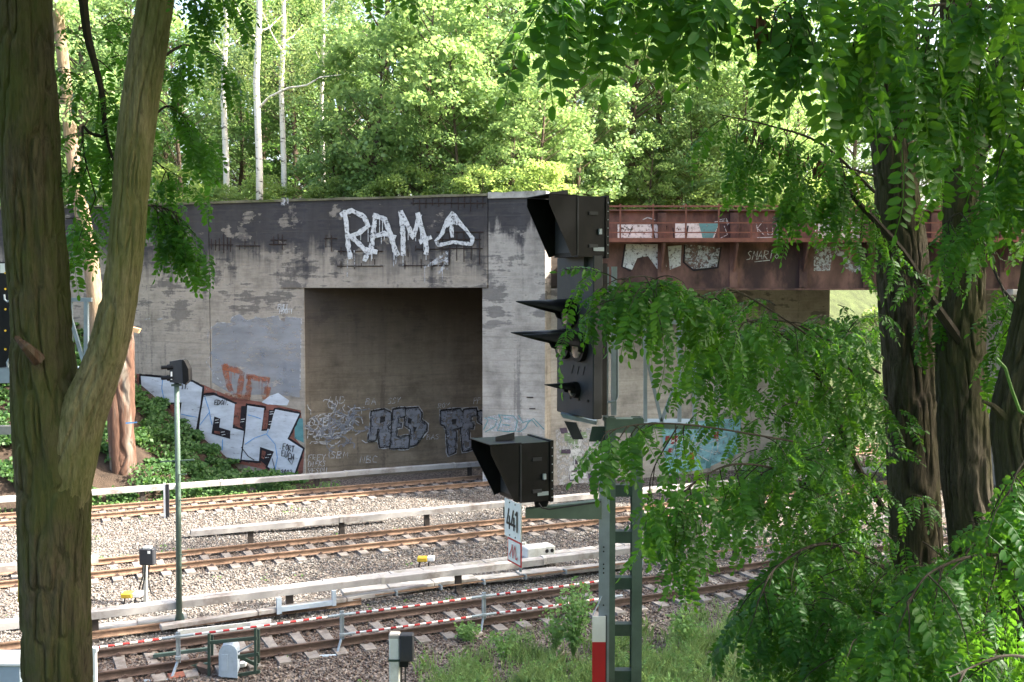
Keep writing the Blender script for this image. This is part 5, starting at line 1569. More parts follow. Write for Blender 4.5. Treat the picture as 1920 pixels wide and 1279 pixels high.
class Sprays:
    def __init__(self, seed):
        self.r = random.Random(seed); self.leaves = []; self.tw = MB(); self.pods = MB()
    def leaf(self, p, d, up=None, sc=1.0):
        d = Vector(d).normalized()
        up = Vector(up) if up else Vector((self.r.uniform(-.5, .5), self.r.uniform(-.9, .2), 1))
        y = up.cross(d)
        if y.length < 1e-3: y = Vector((0, 1, 0)).cross(d)
        y.normalize(); z = d.cross(y)
        self.leaves.append((Vector(p), d, y, z, sc, self.r.randrange(len(LV))))
    def twig(self, p, d, length, leaves, droop=0.9, sc=1.0, rad=0.004):
        r = self.r
        p = Vector(p); d = Vector(d).normalized()
        k = 7; path = [p.copy()]
        for i in range(k):
            d = (d + Vector((r.uniform(-.12, .12), r.uniform(-.12, .12), -droop / k + r.uniform(-.05, .05)))).normalized()
            p = p + d * (length / k); path.append(p.copy())
        self.tw.tube(path, [rad * (1 - 0.75 * i / k) for i in range(k + 1)], 4, False)
        for i in range(leaves):
            t = (i + 0.6) / leaves * k
            j = min(int(t), k - 1); q = path[j].lerp(path[j + 1], t - j)
            dd = (path[j + 1] - path[j]).normalized()
            side = dd.cross(Vector((r.uniform(-.3, .3), r.uniform(-.3, .3), 1))).normalized() * (1 if i % 2 else -1)
            self.leaf(q, dd * r.uniform(.2, .8) + side * r.uniform(.3, 1.0) + Vector((r.uniform(-.3, .3), r.uniform(-.3, .3), -r.uniform(-.1, .8))), None, sc * r.uniform(.6, 1.15))
        self.leaf(path[-1], (path[-1] - path[-2]) + Vector((0, 0, -.02)), None, sc)
    def branch(self, pts, rad, twigs, tl=(.25, .55), lv=(5, 8), bias=(0, 0, -.2), spread=1.0, droop=0.9, sc=1.0, t0=0.1, tube=True):
        """pts: picture points with their distance; grows leafy twigs along the limb"""
        r = self.r
        W = [at(*p) for p in pts]
        C = catmull([tuple(w) for w in W], 6)
        C = [Vector(c) for c in C]
        n_ = len(C)
        if tube:
            self.tw.tube(C, [rad * (1 - 0.7 * i / (n_ - 1)) for i in range(n_)], 6)
        for k in range(twigs):
            t = (t0 + (1 - t0) * (k + r.random()) / twigs) * (n_ - 1)
            j = min(int(t), n_ - 2); q = C[j].lerp(C[j + 1], t - j)
            ax = (C[j + 1] - C[j]).normalized()
            d = ax * r.uniform(0, .8) + Vector((r.uniform(-1, 1), r.uniform(-1, 1), r.uniform(-.6, .6))) * spread + Vector(bias)
            self.twig(q, d, r.uniform(*tl), r.randint(*lv), droop, sc)
    def blob(self, c, rad, count, sc=1.0):
        """leafy twigs filling an ellipsoid (centre in the place)"""
        r = self.r
        for k in range(count):
            v = Vector((r.gauss(0, 1), r.gauss(0, 1), r.gauss(0, 1))).normalized() * r.random() ** .45
            p = Vector(c) + Vector((v.x * rad[0], v.y * rad[1], v.z * rad[2]))
            self.twig(p, (r.uniform(-1, 1), r.uniform(-1, 1), r.uniform(-.4, .3)), r.uniform(.3, .6), r.randint(5, 8), .9, sc)
    def build(self, parent, singles, mat='robinia'):
        self.tw.build('twig', 'twig', parent, kind='stuff')
        if self.pods.v:
            self.pods.build('seed_pods', 'dead_leaf', parent, kind='stuff')
        def size(l):
            q = project(l[0])
            if q is None or not (0 <= q[0] <= 1920 and 0 <= q[1] <= 1279): return 0
            return l[4] / q[2]
        ls = sorted(self.leaves, key=size, reverse=True)
        o0 = ORG[parent]
        ns = singles
        for l in ls[:ns]:
            p, d, y, z, sc, k = l
            o = bpy.data.objects.new('leaf', LM[k])
            COL.objects.link(o); o.parent = parent
            mt = Matrix((d, y, z)).transposed().to_4x4() @ Matrix.Scale(sc, 4)
            mt.translation = p - o0
            o.matrix_local = mt
        rest = ls[ns:]
        vs, fs, off = [], [], 0
        for p, d, y, z, sc, k in rest:
            V, Fc = LV[k]
            A = np.array([tuple(d), tuple(y), tuple(z)]) * sc
            vs.append(V @ A + np.array(tuple(p - o0))); fs.append(Fc + off); off += len(V)
        if vs:
            me = np_mesh('foliage', np.concatenate(vs), np.concatenate(fs))
            finish('foliage', me, mat, parent, False, 'stuff')

def pods(sp, pts, count):
    r = sp.r
    for k in range(count):
        a = r.choice(pts); b_ = r.choice(pts)
        t = r.random()
        p = at(a[0] + (b_[0] - a[0]) * t + r.uniform(-14, 14), a[1] + (b_[1] - a[1]) * t + r.uniform(0, 22), a[2] + (b_[2] - a[2]) * t)
        l = r.uniform(.05, .10)
        x = Vector((r.uniform(-1, 1), r.uniform(-1, 1), 0)).normalized() * 0.009
        d = Vector((r.uniform(-.3, .3), r.uniform(-.3, .3), -1)).normalized() * l
        sp.pods.add([p - x * .3, p + x * .3, p + d * .5 + x, p + d, p + d * .5 - x], [(0, 1, 2, 3, 4)])

# left tree, two stems
b0 = at(105, 1740, 6.0)
lt_ = thing('robinia_tree', 'mossy double-stemmed tree in the left foreground', 'tree', b0)
bark_tube([PT(110, 1760, 6, 88), PT(106, 1500, 6, 70), PT(104, 1279, 6, 63), PT(103, 1050, 6, 62), PT(103, 900, 6, 66), PT(96, 790, 6, 66), PT(84, 700, 6, 58), PT(74, 600, 6, 54), PT(62, 420, 6, 54), PT(52, 200, 6, 53), PT(44, 0, 6, 51), PT(36, -400, 6, 46)], 'trunk', 'bark_left', lt_, 210, 560, 0.020, 27, 21, 3.6)
bark_tube([PT(112, 990, 5.98, 40), PT(128, 880, 5.96, 47), PT(150, 790, 5.95, 44), PT(182, 710, 5.95, 37), PT(210, 620, 5.95, 34), PT(233, 480, 5.95, 32), PT(256, 250, 5.95, 32.5), PT(292, 0, 5.95, 32.5), PT(340, -350, 5.95, 29)], 'stem', 'bark_stem', lt_, 150, 440, 0.011, 20, 33, 3.4)
# broken branch stub and the dark limb between the stems
MB().tube([at(30, 632, 5.75), at(48, 650, 5.72), at(72, 675, 5.8)], [0.012, 0.026, 0.04], 7).build('stub', 'stump', lt_)
sp = Sprays(5)
sp.branch([(150, -60, 6.2), (163, 60, 6.2), (178, 120, 6.2), (192, 180, 6.2), (198, 250, 6.2), (212, 300, 6.2)], 0.03, 9, (.2, .4), (4, 6), (0, 0, -.1), 1.0, t0=.3)
sp.branch([(198, 258, 6.2), (170, 250, 6.2), (155, 240, 6.2), (160, 300, 6.2), (180, 370, 6.2)], 0.012, 6, (.2, .35), (3, 5))
for px, py, n_, tl in ((200, 60, 3, .3), (225, 100, 3, .3), (150, 170, 2, .3), (150, 330, 3, .3), (145, 420, 4, .3), (165, 470, 2, .3), (140, 120, 2, .3)):
    for q in range(n_):
        sp.twig(at(px + sp.r.uniform(-25, 25), py + sp.r.uniform(-25, 20), 6.9 + sp.r.uniform(-.3, .4)), (sp.r.uniform(-1, 1), sp.r.uniform(-.6, .4), .1), tl * sp.r.uniform(.7, 1.2), sp.r.randint(4, 6))
sp.branch([(300, 110, 6.2), (345, 85, 6.4), (385, 95, 6.5)], 0.010, 5, (.12, .25), (4, 5), t0=.5)
sp.branch([(262, 250, 6.2), (310, 200, 6.5), (345, 215, 6.6)], 0.010, 6, (.2, .35), (4, 6), (.3, 0, -.4), .5, t0=.5)
sp.branch([(245, 400, 6.2), (285, 385, 6.4), (335, 400, 6.4)], 0.010, 9, (.22, .36), (5, 6), (.2, 0, -.5), .5, t0=.45)
sp.branch([(250, 320, 6.2), (285, 300, 6.4), (320, 330, 6.5)], 0.008, 4, (.2, .3), (4, 5), t0=.5)
sp.branch([(300, 5, 6), (360, -30, 5.8), (420, -40, 5.6)], 0.012, 6, (.15, .3), (4, 5), t0=.3)
for q in range(70):
    sp.twig(at(sp.r.uniform(-400, 700), sp.r.uniform(-700, -110), sp.r.uniform(5, 8)), (sp.r.uniform(-1, 1), sp.r.uniform(-1, 1), 0), .5, 6)
sp.build(lt_, 120)

# right trees
def right_tree(label, base, path, seed, cells, mat='bark_right', amp=0.020, nseg=170):
    t_ = thing('robinia_tree', label, 'tree', base)
    bark_tube(path, 'trunk', mat, t_, nseg, 420, amp, cells, seed)
    return t_
ta = right_tree('thick furrowed trunk with long hanging branches beside the girder bridge', at(1740, 1700, 7.6),
    [PT(1745, 1750, 7.6, 70), PT(1736, 1400, 7.6, 56), PT(1724, 1150, 7.6, 50), PT(1712, 900, 7.6, 47), PT(1702, 650, 7.6, 47), PT(1688, 450, 7.6, 45), PT(1674, 300, 7.6, 37), PT(1652, 100, 7.6, 35), PT(1632, -200, 7.6, 32), PT(1615, -500, 7.6, 28)], 51, 22)
tb_ = right_tree('straight furrowed trunk between its thick neighbour and the dark leaning one', at(1850, 1700, 7.0),
    [PT(1872, 1750, 7.0, 64), PT(1852, 1400, 7.0, 52), PT(1832, 1080, 7.0, 45), PT(1810, 880, 7.0, 47), PT(1803, 650, 7.0, 45), PT(1806, 450, 7.0, 39), PT(1803, 250, 7.0, 34), PT(1795, 0, 7.0, 31), PT(1790, -400, 7.0, 28)], 57, 22)
tc = right_tree('dark leaning trunk cut by the right edge', at(1945, 1600, 5.6),
    [PT(1965, 1700, 5.6, 80), PT(1950, 1350, 5.6, 68), PT(1935, 1100, 5.6, 60), PT(1915, 900, 5.6, 46), PT(1900, 790, 5.6, 42), PT(1918, 690, 5.6, 40), PT(1945, 560, 5.6, 38), PT(1990, 300, 5.6, 36), PT(2030, 0, 5.6, 34)], 61, 22, amp=0.022)
MB().tube([at(1842, 752, 5.5), at(1860, 760, 5.5), at(1885, 785, 5.55)], [0.008, 0.014, 0.03], 7).build('stub', 'bark_right', tc)

s1 = Sprays(11)
s1.branch([(1670, 760, 7.5), (1530, 640, 6.4), (1380, 545, 5.4), (1330, 560, 5.1), (1250, 535, 4.8), (1175, 560, 4.6)], 0.008, 26, (.14, .34), (3, 5), (0, 0, .05), .75, 1.5, .95, t0=.25)
s1.branch([(1300, 560, 5.1), (1220, 520, 4.8), (1155, 525, 4.6)], 0.006, 11, (.12, .26), (3, 5), (-.2, 0, .1), .7, 1.5, .85, t0=.2)
s1.branch([(1650, 700, 7.3), (1520, 620, 6.4), (1420, 600, 5.8), (1320, 640, 5.4)], 0.009, 14, (.22, .42), (4, 7), (0, 0, -.4), .7)
s1.branch([(1660, 960, 7.3), (1600, 860, 6.9), (1540, 720, 6.6), (1470, 630, 6.3), (1400, 600, 6.1)], 0.024, 12, (.25, .45), (4, 7), (0, 0, -.3), .9, t0=.3)
s1.branch([(1670, 1010, 7.3), (1500, 900, 6.2), (1390, 870, 5.6), (1310, 900, 5.3), (1270, 950, 5.2)], 0.009, 18, (.25, .45), (4, 7), (0, 0, -.4), .7)
s1.branch([(1690, 1080, 7.2), (1560, 1020, 6.2), (1460, 1060, 5.8), (1420, 1130, 5.6)], 0.012, 18, (.25, .45), (5, 8), (0, 0, -.3), .8)
s1.branch([(1500, 830, 6.0), (1320, 800, 5.0), (1210, 795, 4.7), (1130, 810, 4.5)], 0.006, 9, (.1, .2), (2, 3), (0, 0, -.2), .7, t0=.35)
s1.branch([(1270, 800, 4.9), (1225, 880, 4.8), (1215, 940, 4.8)], 0.004, 3, (.12, .2), (2, 3), (0, 0, -.6), .4, t0=.4)
for (cx, cy, Y, rx_, ry_, n_) in ((1540, 620, 6.8, 90, 40, 20), (1590, 740, 6.9, 45, 80, 24), (1560, 930, 6.4, 80, 80, 34), (1530, 1130, 6.0, 70, 80, 40), (1600, 1200, 5.6, 100, 80, 42), (1480, 880, 6.3, 90, 60, 24), (1440, 730, 6.3, 100, 50, 13)):
    for q in range(n_):
        s1.twig(at(cx + s1.r.gauss(0, .6) * rx_, cy + s1.r.gauss(0, .6) * ry_, Y + s1.r.uniform(-.5, .5)), (s1.r.uniform(-1, .6), s1.r.uniform(-1, .5), s1.r.uniform(-.3, .4)), s1.r.uniform(.2, .38), s1.r.randint(4, 6), .9, s1.r.uniform(.65, .95))
for (cx, cy, Y, rx_, ry_, n_) in ((1590, 640, 8.6, 50, 60, 22), (1560, 820, 8.4, 70, 90, 26), (1600, 1000, 8.0, 60, 90, 26), (1500, 1000, 7.6, 80, 70, 18), (1640, 1150, 7.0, 80, 80, 26), (1480, 1190, 6.6, 50, 60, 14)):
    for q in range(n_):
        s1.twig(at(cx + s1.r.gauss(0, .6) * rx_, cy + s1.r.gauss(0, .6) * ry_, Y + s1.r.uniform(-.5, .5)), (s1.r.uniform(-1, .6), s1.r.uniform(-1, .5), s1.r.uniform(-.3, .4)), s1.r.uniform(.2, .38), s1.r.randint(4, 6), .9, s1.r.uniform(.65, .95))
s1.blob(at(1560, -700, 8.5), (3.0, 3.0, 1.6), 90)
s1.build(ta, 150)

s2 = Sprays(12)
s2.branch([(1800, 640, 6.9), (1745, 560, 6.8), (1690, 470, 6.7), (1600, 370, 6.6), (1525, 290, 6.5)], 0.035, 6, (.2, .35), (4, 6), (0, 0, -.4), .8, t0=.5)
s2.branch([(1640, 360, 6.7), (1540, 270, 6.5), (1440, 235, 6.4), (1350, 215, 6.3)], 0.010, 17, (.22, .4), (4, 6), (0, 0, -.55), .6, t0=.05)
s2.branch([(1640, 330, 6.9), (1560, 310, 6.7), (1480, 330, 6.6)], 0.008, 7, (.2, .36), (4, 6), (0, 0, -.5), .6)
pods(s2, [(1400, 230, 6.4), (1470, 260, 6.5), (1540, 300, 6.5), (1600, 330, 6.6)], 150)
s2.branch([(1820, 520, 6.8), (1880, 400, 6.0), (1800, 400, 5.8), (1770, 420, 5.7)], 0.010, 7, (.22, .4), (4, 7), (0, 0, -.35), .7, t0=.3)
s2.branch([(1830, 300, 6.8), (1880, 260, 6.0), (1940, 300, 5.5)], 0.012, 10, (.25, .45), (4, 7), (0, 0, -.35), .8, t0=.4)
s2.branch([(1830, 420, 6.8), (1880, 540, 6.3), (1930, 600, 6)], 0.012, 9, (.25, .4), (4, 7), (0, 0, -.35), .7, t0=.4)
s2.branch([(1700, 480, 7.2), (1730, 540, 7.0), (1750, 600, 6.9)], 0.006, 3, (.2, .3), (3, 5), (0, 0, -.4), .6)
for (cx, cy, Y, rx_, ry_, n_) in ((1560, 380, 7.5, 60, 40, 5), (1840, 1050, 6.2, 80, 60, 16), (1700, 1080, 5.8, 90, 60, 34), (1880, 1180, 5.2, 60, 70, 20), (1760, 1230, 5.4, 110, 60, 34)):
    for q in range(n_):
        s2.twig(at(cx + s2.r.gauss(0, .6) * rx_, cy + s2.r.gauss(0, .6) * ry_, Y + s2.r.uniform(-.4, .4)), (s2.r.uniform(-1, .6), s2.r.uniform(-1, .5), s2.r.uniform(-.3, .4)), s2.r.uniform(.22, .38), s2.r.randint(4, 6), .9, s2.r.uniform(.65, .95))
s2.blob(at(1900, -600, 7.5), (3.0, 2.6, 1.6), 100)
s2.build(tb_, 150)
def shade_canopy(parent, x0, x1, y0, y1, clumps, seed):  # unseen leaf clumps above the frame, added to block sky light
    rnd = np.random.default_rng(seed); P = []
    for k in range(clumps):
        x, y = rnd.uniform(x0, x1), rnd.uniform(y0, y1)
        z = 9.5 + 0.29 * y + rnd.uniform(0, 2.6); r_ = rnd.uniform(.55, .95); n_ = 48
        q = rnd.normal(size=(n_, 3)); q /= np.linalg.norm(q, axis=1)[:, None]; q *= (rnd.random(n_) ** .5)[:, None]
        P.append(q * np.array([r_, r_, r_ * .35]) + np.array([x, y, z]))
    P = np.concatenate(P); nn = rnd.normal(size=P.shape) * .5 + np.array([0, 0, .9]); nn /= np.linalg.norm(nn, axis=1)[:, None]
    V, Fq = quads_leaves(P - np.array(ORG[parent]), nn, rnd.uniform(.15, .27, len(P)), rnd)
    finish('crown', np_mesh('crown', V, Fq), 'robinia', parent, False, 'stuff')
def quads_leaves(pos, nrm, size, rnd, asp=0.8):
    c = len(pos)
    a = rnd.normal(size=(c, 3)); a -= nrm * (a * nrm).sum(1)[:, None]; a /= np.linalg.norm(a, axis=1)[:, None] + 1e-9
    b = np.cross(nrm, a); s = size[:, None]
    V = np.stack([pos - a * s * .5, pos + b * s * .5 * asp + nrm * s * .12, pos + a * s * .5, pos - b * s * .5 * asp + nrm * s * .12], 1)
    return V.reshape(-1, 3), (np.arange(c) * 4)[:, None] + np.arange(4)[None]
shade_canopy(lt_, -7, 0.5, -4.0, 11, 330, 401)
shade_canopy(ta, 0.5, 4.5, 3.0, 13, 200, 402)
shade_canopy(tb_, 1.5, 9.0, -4.0, 13, 330, 403)
s4 = Sprays(14)
s4.branch([(1935, 850, 4.6), (1910, 880, 4.3), (1890, 930, 4.2)], 0.006, 6, (.18, .3), (4, 6), (0, 0, -.5), .5, t0=.1)
s4.branch([(1960, 1060, 4.6), (1850, 1040, 4.2), (1750, 1070, 4.0), (1700, 1130, 3.9)], 0.009, 14, (.22, .36), (4, 7), (0, 0, -.4), .7, t0=.1)
s4.branch([(1960, 1240, 4.0), (1880, 1230, 3.8), (1780, 1270, 3.6)], 0.008, 7, (.25, .36), (4, 7), (0, 0, -.2), .7)
MB().tube([at(1868, 672, 5.4), at(1885, 690, 5.4), at(1897, 730, 5.4), at(1912, 770, 5.4), at(1930, 782, 5.4)], 0.008, 6).build('creeper_stem', 'weed', tc)
s4.build(tc, 90)

# branches hanging in from trees outside the frame
ob = thing('hanging_branch', 'big-leaved branch hanging in across the top edge', 'branch', at(1930, -60, 3.0))
s3 = Sprays(13)
s3.branch([(1960, -60, 3.1), (1700, -70, 2.9), (1450, -70, 2.75), (1250, -75, 2.7), (1060, -75, 2.65)], 0.012, 22, (.06, .14), (2, 3), (0, 0, -.4), .5, .8, t0=.02)
s3.branch([(1560, -50, 2.9), (1490, -10, 2.8), (1450, 20, 2.8)], 0.005, 5, (.1, .18), (2, 4), (0, 0, -.5), .4)
s3.branch([(1650, -40, 3.0), (1640, 10, 2.95), (1600, 50, 2.9)], 0.005, 5, (.12, .2), (2, 4), (0, 0, -.5), .4)
for x_ in (700, 745, 915, 980): s3.leaf(at(x_, -70, 2.9), (s3.r.uniform(-.5, .5), 0, -1), (0, -1, .2), .6)
pods(s3, [(1420, 20, 2.8), (1480, 60, 2.8), (1500, 40, 2.9)], 26)
s3.build(ob, 150)
ob2 = thing('hanging_branch', 'leafy bright branch in front of the right trunks at the top corner', 'branch', at(1960, 0, 3.6))
s5 = Sprays(15)
s5.branch([(1980, 20, 3.7), (1840, 10, 3.5), (1750, 10, 3.4), (1660, 30, 3.3)], 0.009, 17, (.18, .32), (3, 5), (0, 0, -.5), .6, t0=.02)
s5.branch([(1980, 120, 3.8), (1900, 90, 3.6), (1800, 110, 3.5), (1730, 150, 3.4)], 0.008, 13, (.18, .32), (3, 6), (0, 0, -.5), .6, t0=.02)
s5.branch([(1980, 230, 3.8), (1920, 220, 3.7), (1890, 260, 3.6)], 0.007, 5, (.18, .3), (3, 6), (0, 0, -.5), .6, t0=.02)
s5.build(ob2, 150)

# ------------------------------------------------------------------ forest trees (prototypes, then copies)
def broadleaf(seed, h, cr, z0, clumps=85, per=85, ls=0.17, leafm='forest', barkm='bark_far', tr=0.13, flat=0.35):
    rnd = np.random.default_rng(seed); r = random.Random(seed)
    b = MB()
    lean = Vector((r.uniform(-.06, .06), r.uniform(-.06, .06), 1))
    path = [Vector((0, 0, -0.6))] + [Vector((lean.x * h * t + r.uniform(-.12, .12), lean.y * h * t + r.uniform(-.12, .12), h * t)) for t in (.15, .35, .55, .75, .95)]
    b.tube(path, [tr * 1.25, tr, tr * .85, tr * .65, tr * .4, tr * .12], 8)
    cs = []
    for k in range(clumps):
        t = r.random() ** 0.8
        z = z0 + (h * 1.04 - z0) * t
        env = cr * math.sin(math.pi * (0.12 + 0.83 * t)) ** 0.6 * r.uniform(.35, 1.0) ** .5
        a = r.uniform(0, 6.283)
        c = Vector((lean.x * z + env * math.cos(a), lean.y * z + env * math.sin(a), z))
        cs.append((c, r.uniform(.45, .95) * cr / 3.0 + .2))
        if k % 2 == 0:
            s = Vector((lean.x * z * .8, lean.y * z * .8, max(z0 * .6, z - env * .75)))
            m_ = s.lerp(c, .55) + Vector((0, 0, -.12))
            b.tube([s, m_, c], [tr * .28, tr * .17, .008], 4, False)
    pos, nr_, sz = [], [], []
    for c, rad in cs:
        n_ = int(per * r.uniform(.6, 1.3))
        q = rnd.normal(size=(n_, 3)); q /= np.linalg.norm(q, axis=1)[:, None]; q *= (rnd.random(n_) ** .5)[:, None]
        q *= np.array([rad, rad, rad * flat])
        q[:, 2] -= (q[:, 0] ** 2 + q[:, 1] ** 2) * .25 / max(rad, .1)
        pos.append(q + np.array(c))
        nn = rnd.normal(size=(n_, 3)) * .55 + np.array([.3, -.4, .75])
        nr_.append(nn / np.linalg.norm(nn, axis=1)[:, None]); sz.append(rnd.uniform(.6, 1.25, n_) * ls)
    V, Fq = quads_leaves(np.concatenate(pos), np.concatenate(nr_), np.concatenate(sz), rnd)
    return b, V, Fq, M[leafm], M[barkm]

def birch(seed, h, z0, strands=150, ls=0.10, tr=0.155):
    rnd = np.random.default_rng(seed); r = random.Random(seed)
    b = MB()
    path = [Vector((0, 0, -.6))] + [Vector((r.uniform(-.12, .12), r.uniform(-.1, .1), h * t)) for t in (.12, .3, .45, .6, .8, 1.0)]
    b.tube(path, [tr * 1.15, tr, tr * .92, tr * .82, tr * .65, tr * .35, tr * .06], 10)
    for k in range(9):
        z = r.uniform(z0 * .8, h * .9); a = r.uniform(0, 6.28); l = r.uniform(1.2, 2.8)
        s = Vector((0, 0, z)); e = s + Vector((math.cos(a) * l, math.sin(a) * l, l * .8))
        b.tube([s, s.lerp(e, .5) + Vector((0, 0, -.15)), e], [.06, .04, .01], 5, False)
    pos = []
    for k in range(strands):
        t = r.random(); z = z0 + (h - z0) * t
        env = (1 - .5 * t) * 2.6 * r.random() ** .5
        a = r.uniform(0, 6.283)
        l = r.uniform(.8, 2.2); n_ = int(l * 26)
        tt = rnd.random(n_)
        q = np.stack([env * math.cos(a) + rnd.normal(0, .12, n_) * (1 + tt), env * math.sin(a) + rnd.normal(0, .12, n_) * (1 + tt), z + .6 - tt * l], 1)
        pos.append(q)
    P = np.concatenate(pos)
    nn = rnd.normal(size=P.shape) + np.array([0, -.4, .5]); nn /= np.linalg.norm(nn, axis=1)[:, None]
    V, Fq = quads_leaves(P, nn, rnd.uniform(.7, 1.3, len(P)) * ls, rnd)
    return b, V, Fq, M['birch_leaf'], M['birch_bark']

PROTO = {}
def proto(key, data):
    b, V, Fq, lm_, bm = data
    mt = bpy.data.meshes.new('trunk'); mt.from_pydata(b.v, [], b.f); mt.materials.append(bm)
    mt.polygons.foreach_set('use_smooth', [True] * len(mt.polygons)); mt.update()
    mc = np_mesh('crown', V, Fq); mc.materials.append(lm_)
    PROTO[key] = (mt, mc)
for k in range(4):
    proto('maple%d' % k, broadleaf(200 + k, 9.0 + k, 2.8 + .25 * k, 1.0, 80, 75, 0.25, flat=.5))
for k in range(3):
    proto('tall%d' % k, broadleaf(230 + k, 17.0 + 1.5 * k, 3.4, 2.2, 120, 100, 0.2, 'forest', 'bark_far', 0.2))
proto('high0', broadleaf(246, 21.0, 3.6, 12.0, 110, 95, 0.2, 'forest', 'bark_far', 0.22))  # crown set high on these unseen trees to let sun onto the grass
proto('dark0', broadleaf(240, 15.0, 3.4, 1.5, 120, 85, 0.22, 'forest_dark', 'bark_far', 0.2))
for k in range(2):
    proto('birch%d' % k, birch(260 + k, 19.0 + k, 6.0))
for k in range(3):
    proto('bush%d' % k, broadleaf(280 + k, 1.9 + .4 * k, 1.5, 0.15, 34, 75, 0.16, 'bush_leaf', 'bark_far', 0.04, .6))

def plant(key, loc, label, name, cat, group=None, sc=1.0, rot=None, scz=None):
    t_ = thing(name, label, cat, loc, group)
    t_.rotation_euler = (0, 0, random.uniform(0, 6.28) if rot is None else rot)
    t_.scale = (sc, sc, scz or sc)
    mt, mc = PROTO[key]
    for nm, me in (('trunk', mt), ('crown', mc)):
        o = bpy.data.objects.new(nm, me); COL.objects.link(o); o.parent = t_
    return t_

ZP = 11.55
def plat(px, Y):
    p = at(px, 400, Y); return (p.x, p.y, ZP)
for px, Y, lab, sc in ((487, 49.5, 'brightest straight white birch trunk rising above the wall', 1.0), (533, 51.5, 'white birch just right of the brightest birch', .85), (425, 52.5, 'rough-barked birch left of the brightest birch', .95), (607, 54.5, 'slim pale birch third from the brightest one', .7)):
    bt = plant('birch%d' % (int(px) % 2), plat(px, Y), lab, 'birch_tree', 'tree', 'birches behind the wall', sc, scz=1.0, rot=0.0)
    if px == 487:
        MB().tube([at(488, 200, Y), at(505, 182, Y - .3), at(540, 165, Y - .6), at(575, 160, Y - .8), at(600, 145, Y - .9), at(640, 140, Y - 1)], [.06, .055, .045, .035, .025, .01], 6, False).build('limb', 'birch_bark', bt, True)
# bent side limb of the bright birch
front = [(700, 51, 'maple0', 1.0, 'young maple with bright layered leaves above the painted white word'), (800, 50.5, 'maple1', 1.05, 'broad sunlit maple behind the middle of the wall'), (905, 51.5, 'maple2', .95, 'sunlit maple behind the right end of the wall'),
         (640, 53, 'maple3', .8, 'slender maple right of the birches'), (985, 52.5, 'maple0', .95, 'leafy maple above the upper signal lamp box'), (1090, 53, 'maple1', .9, 'maple just right of the upper signal lamp box'),
         (1180, 56, 'tall0', .9, 'tall tree with bare grey trunk behind the start of the railing'), (1252, 57.5, 'tall1', .9, 'tall slim dark-trunked tree behind the girder railing'), (1300, 58, 'tall2', .85, 'tall tree leaning slightly behind the girder railing'),
         (1400, 57, 'maple2', 1.0, 'pale overlit tree behind the middle of the girder'),
         (345, 55, 'dark0', .62, 'dark low tree between the leaning stem and the birches'), (250, 56, 'tall0', .8, 'tree filling the gap between the two mossy stems'), (150, 54, 'tall1', .85, 'pale-trunked tree seen left of the leaning stem'), (560, 58, 'dark0', .8, 'dark green tree in the gap behind the birches')]
for px, Y, key, sc, lab in front:
    plant(key, plat(px, Y), lab, 'leafy_tree', 'tree', 'trees along the top of the wall', sc)
rr = random.Random(77)
for k, px in enumerate(range(640, 1480, 74)):
    Y = (onplane(px, 545, P0, FN).y if px < 1020 else 51.5) + rr.uniform(3.0, 5.0)
    plant('maple%d' % (k % 4), plat(px + rr.uniform(-20, 20), Y), 'small bright maple in the thicket just behind the top of wall and bridge', 'maple_sapling', 'tree', 'maple saplings behind the wall', rr.uniform(.42, .7))
for Y, step, keys in ((61, 3.6, ('maple2', 'maple3', 'tall1', 'maple2', 'maple3')), (67, 5.6, ('tall0', 'tall1', 'tall2')), (75, 5.0, ('tall2', 'tall1', 'tall0')), (82, 5.0, ('tall1', 'tall2', 'tall0')), (88, 3.4, ('maple2', 'maple3', 'maple1'))):
    x = -0.56 * Y
    while x < 0.58 * Y:
        px = 960 + F * x / Y
        if not (300 < px < 410 and Y > 60 and rr.random() < .8) and not (px > 1500 and Y < 80):
            s_ = rr.uniform(.85, 1.2)
            p_ = Vector((x, Y + rr.uniform(-2, 2), 0))
            low = (p_.x > 17 and p_.dot(N) < n_open + 3)
            plant(rr.choice(keys), (p_.x, p_.y, ZP), 'tall leafy green tree deep in the wood behind wall and bridge', 'wood_tree', 'tree', 'trees of the wood behind the wall', s_)
        x += step * rr.uniform(.7, 1.25)
# bushes along the top of the wall
k = 0
for px in range(230, 1700, 52):
    Y = (onplane(px, 545, P0, FN).y if px < 1020 else 52.5) + rr.uniform(2.0, 3.6)
    plant('bush%d' % (k % 3), plat(px + rr.uniform(-15, 15), Y), 'low leafy bush just behind the top of wall and bridge', 'bush', 'bush', 'bushes behind the wall top', rr.uniform(.6, .95))
    k += 1
# slope beyond the bridge: sunny bushes
for k in range(16):
    s_ = s_open + rr.uniform(3, 45); v_ = rr.uniform(.15, .9)
    q = fslope(s_, v_)
    plant('bush%d' % (k % 3), (q[0], q[1], q[2] - .1), 'sunlit bush on the slope beyond the bridge', 'bush', 'bush', 'bushes beyond the bridge', rr.uniform(.9, 1.6))
# trees on the near bank beyond the right edge: they shade the near track
for x, y, key, sc in ((15.8, 22.0, 'high0', 1.1), (17.0, 26.0, 'tall1', 1.25), (20.5, 24.0, 'high0', 1.25), (13.5, 15.5, 'tall2', 1.2), (24, 26.5, 'tall2', 1.3), (19.8, 31.5, 'tall2', 1.1), (23.5, 34.5, 'tall1', 1.3), (24.8, 35.9, 'high0', 1.45),
                      (8.6, 5.0, 'high0', .8), (11.8, 11.5, 'tall2', 1.1), (16.5, 8.5, 'tall1', 1.3)):
    plant(key, (x, y, bank_near(x, y) - .2), 'tall tree on the near bank beyond the right edge', 'bank_tree', 'tree', 'trees shading the near bank', sc)

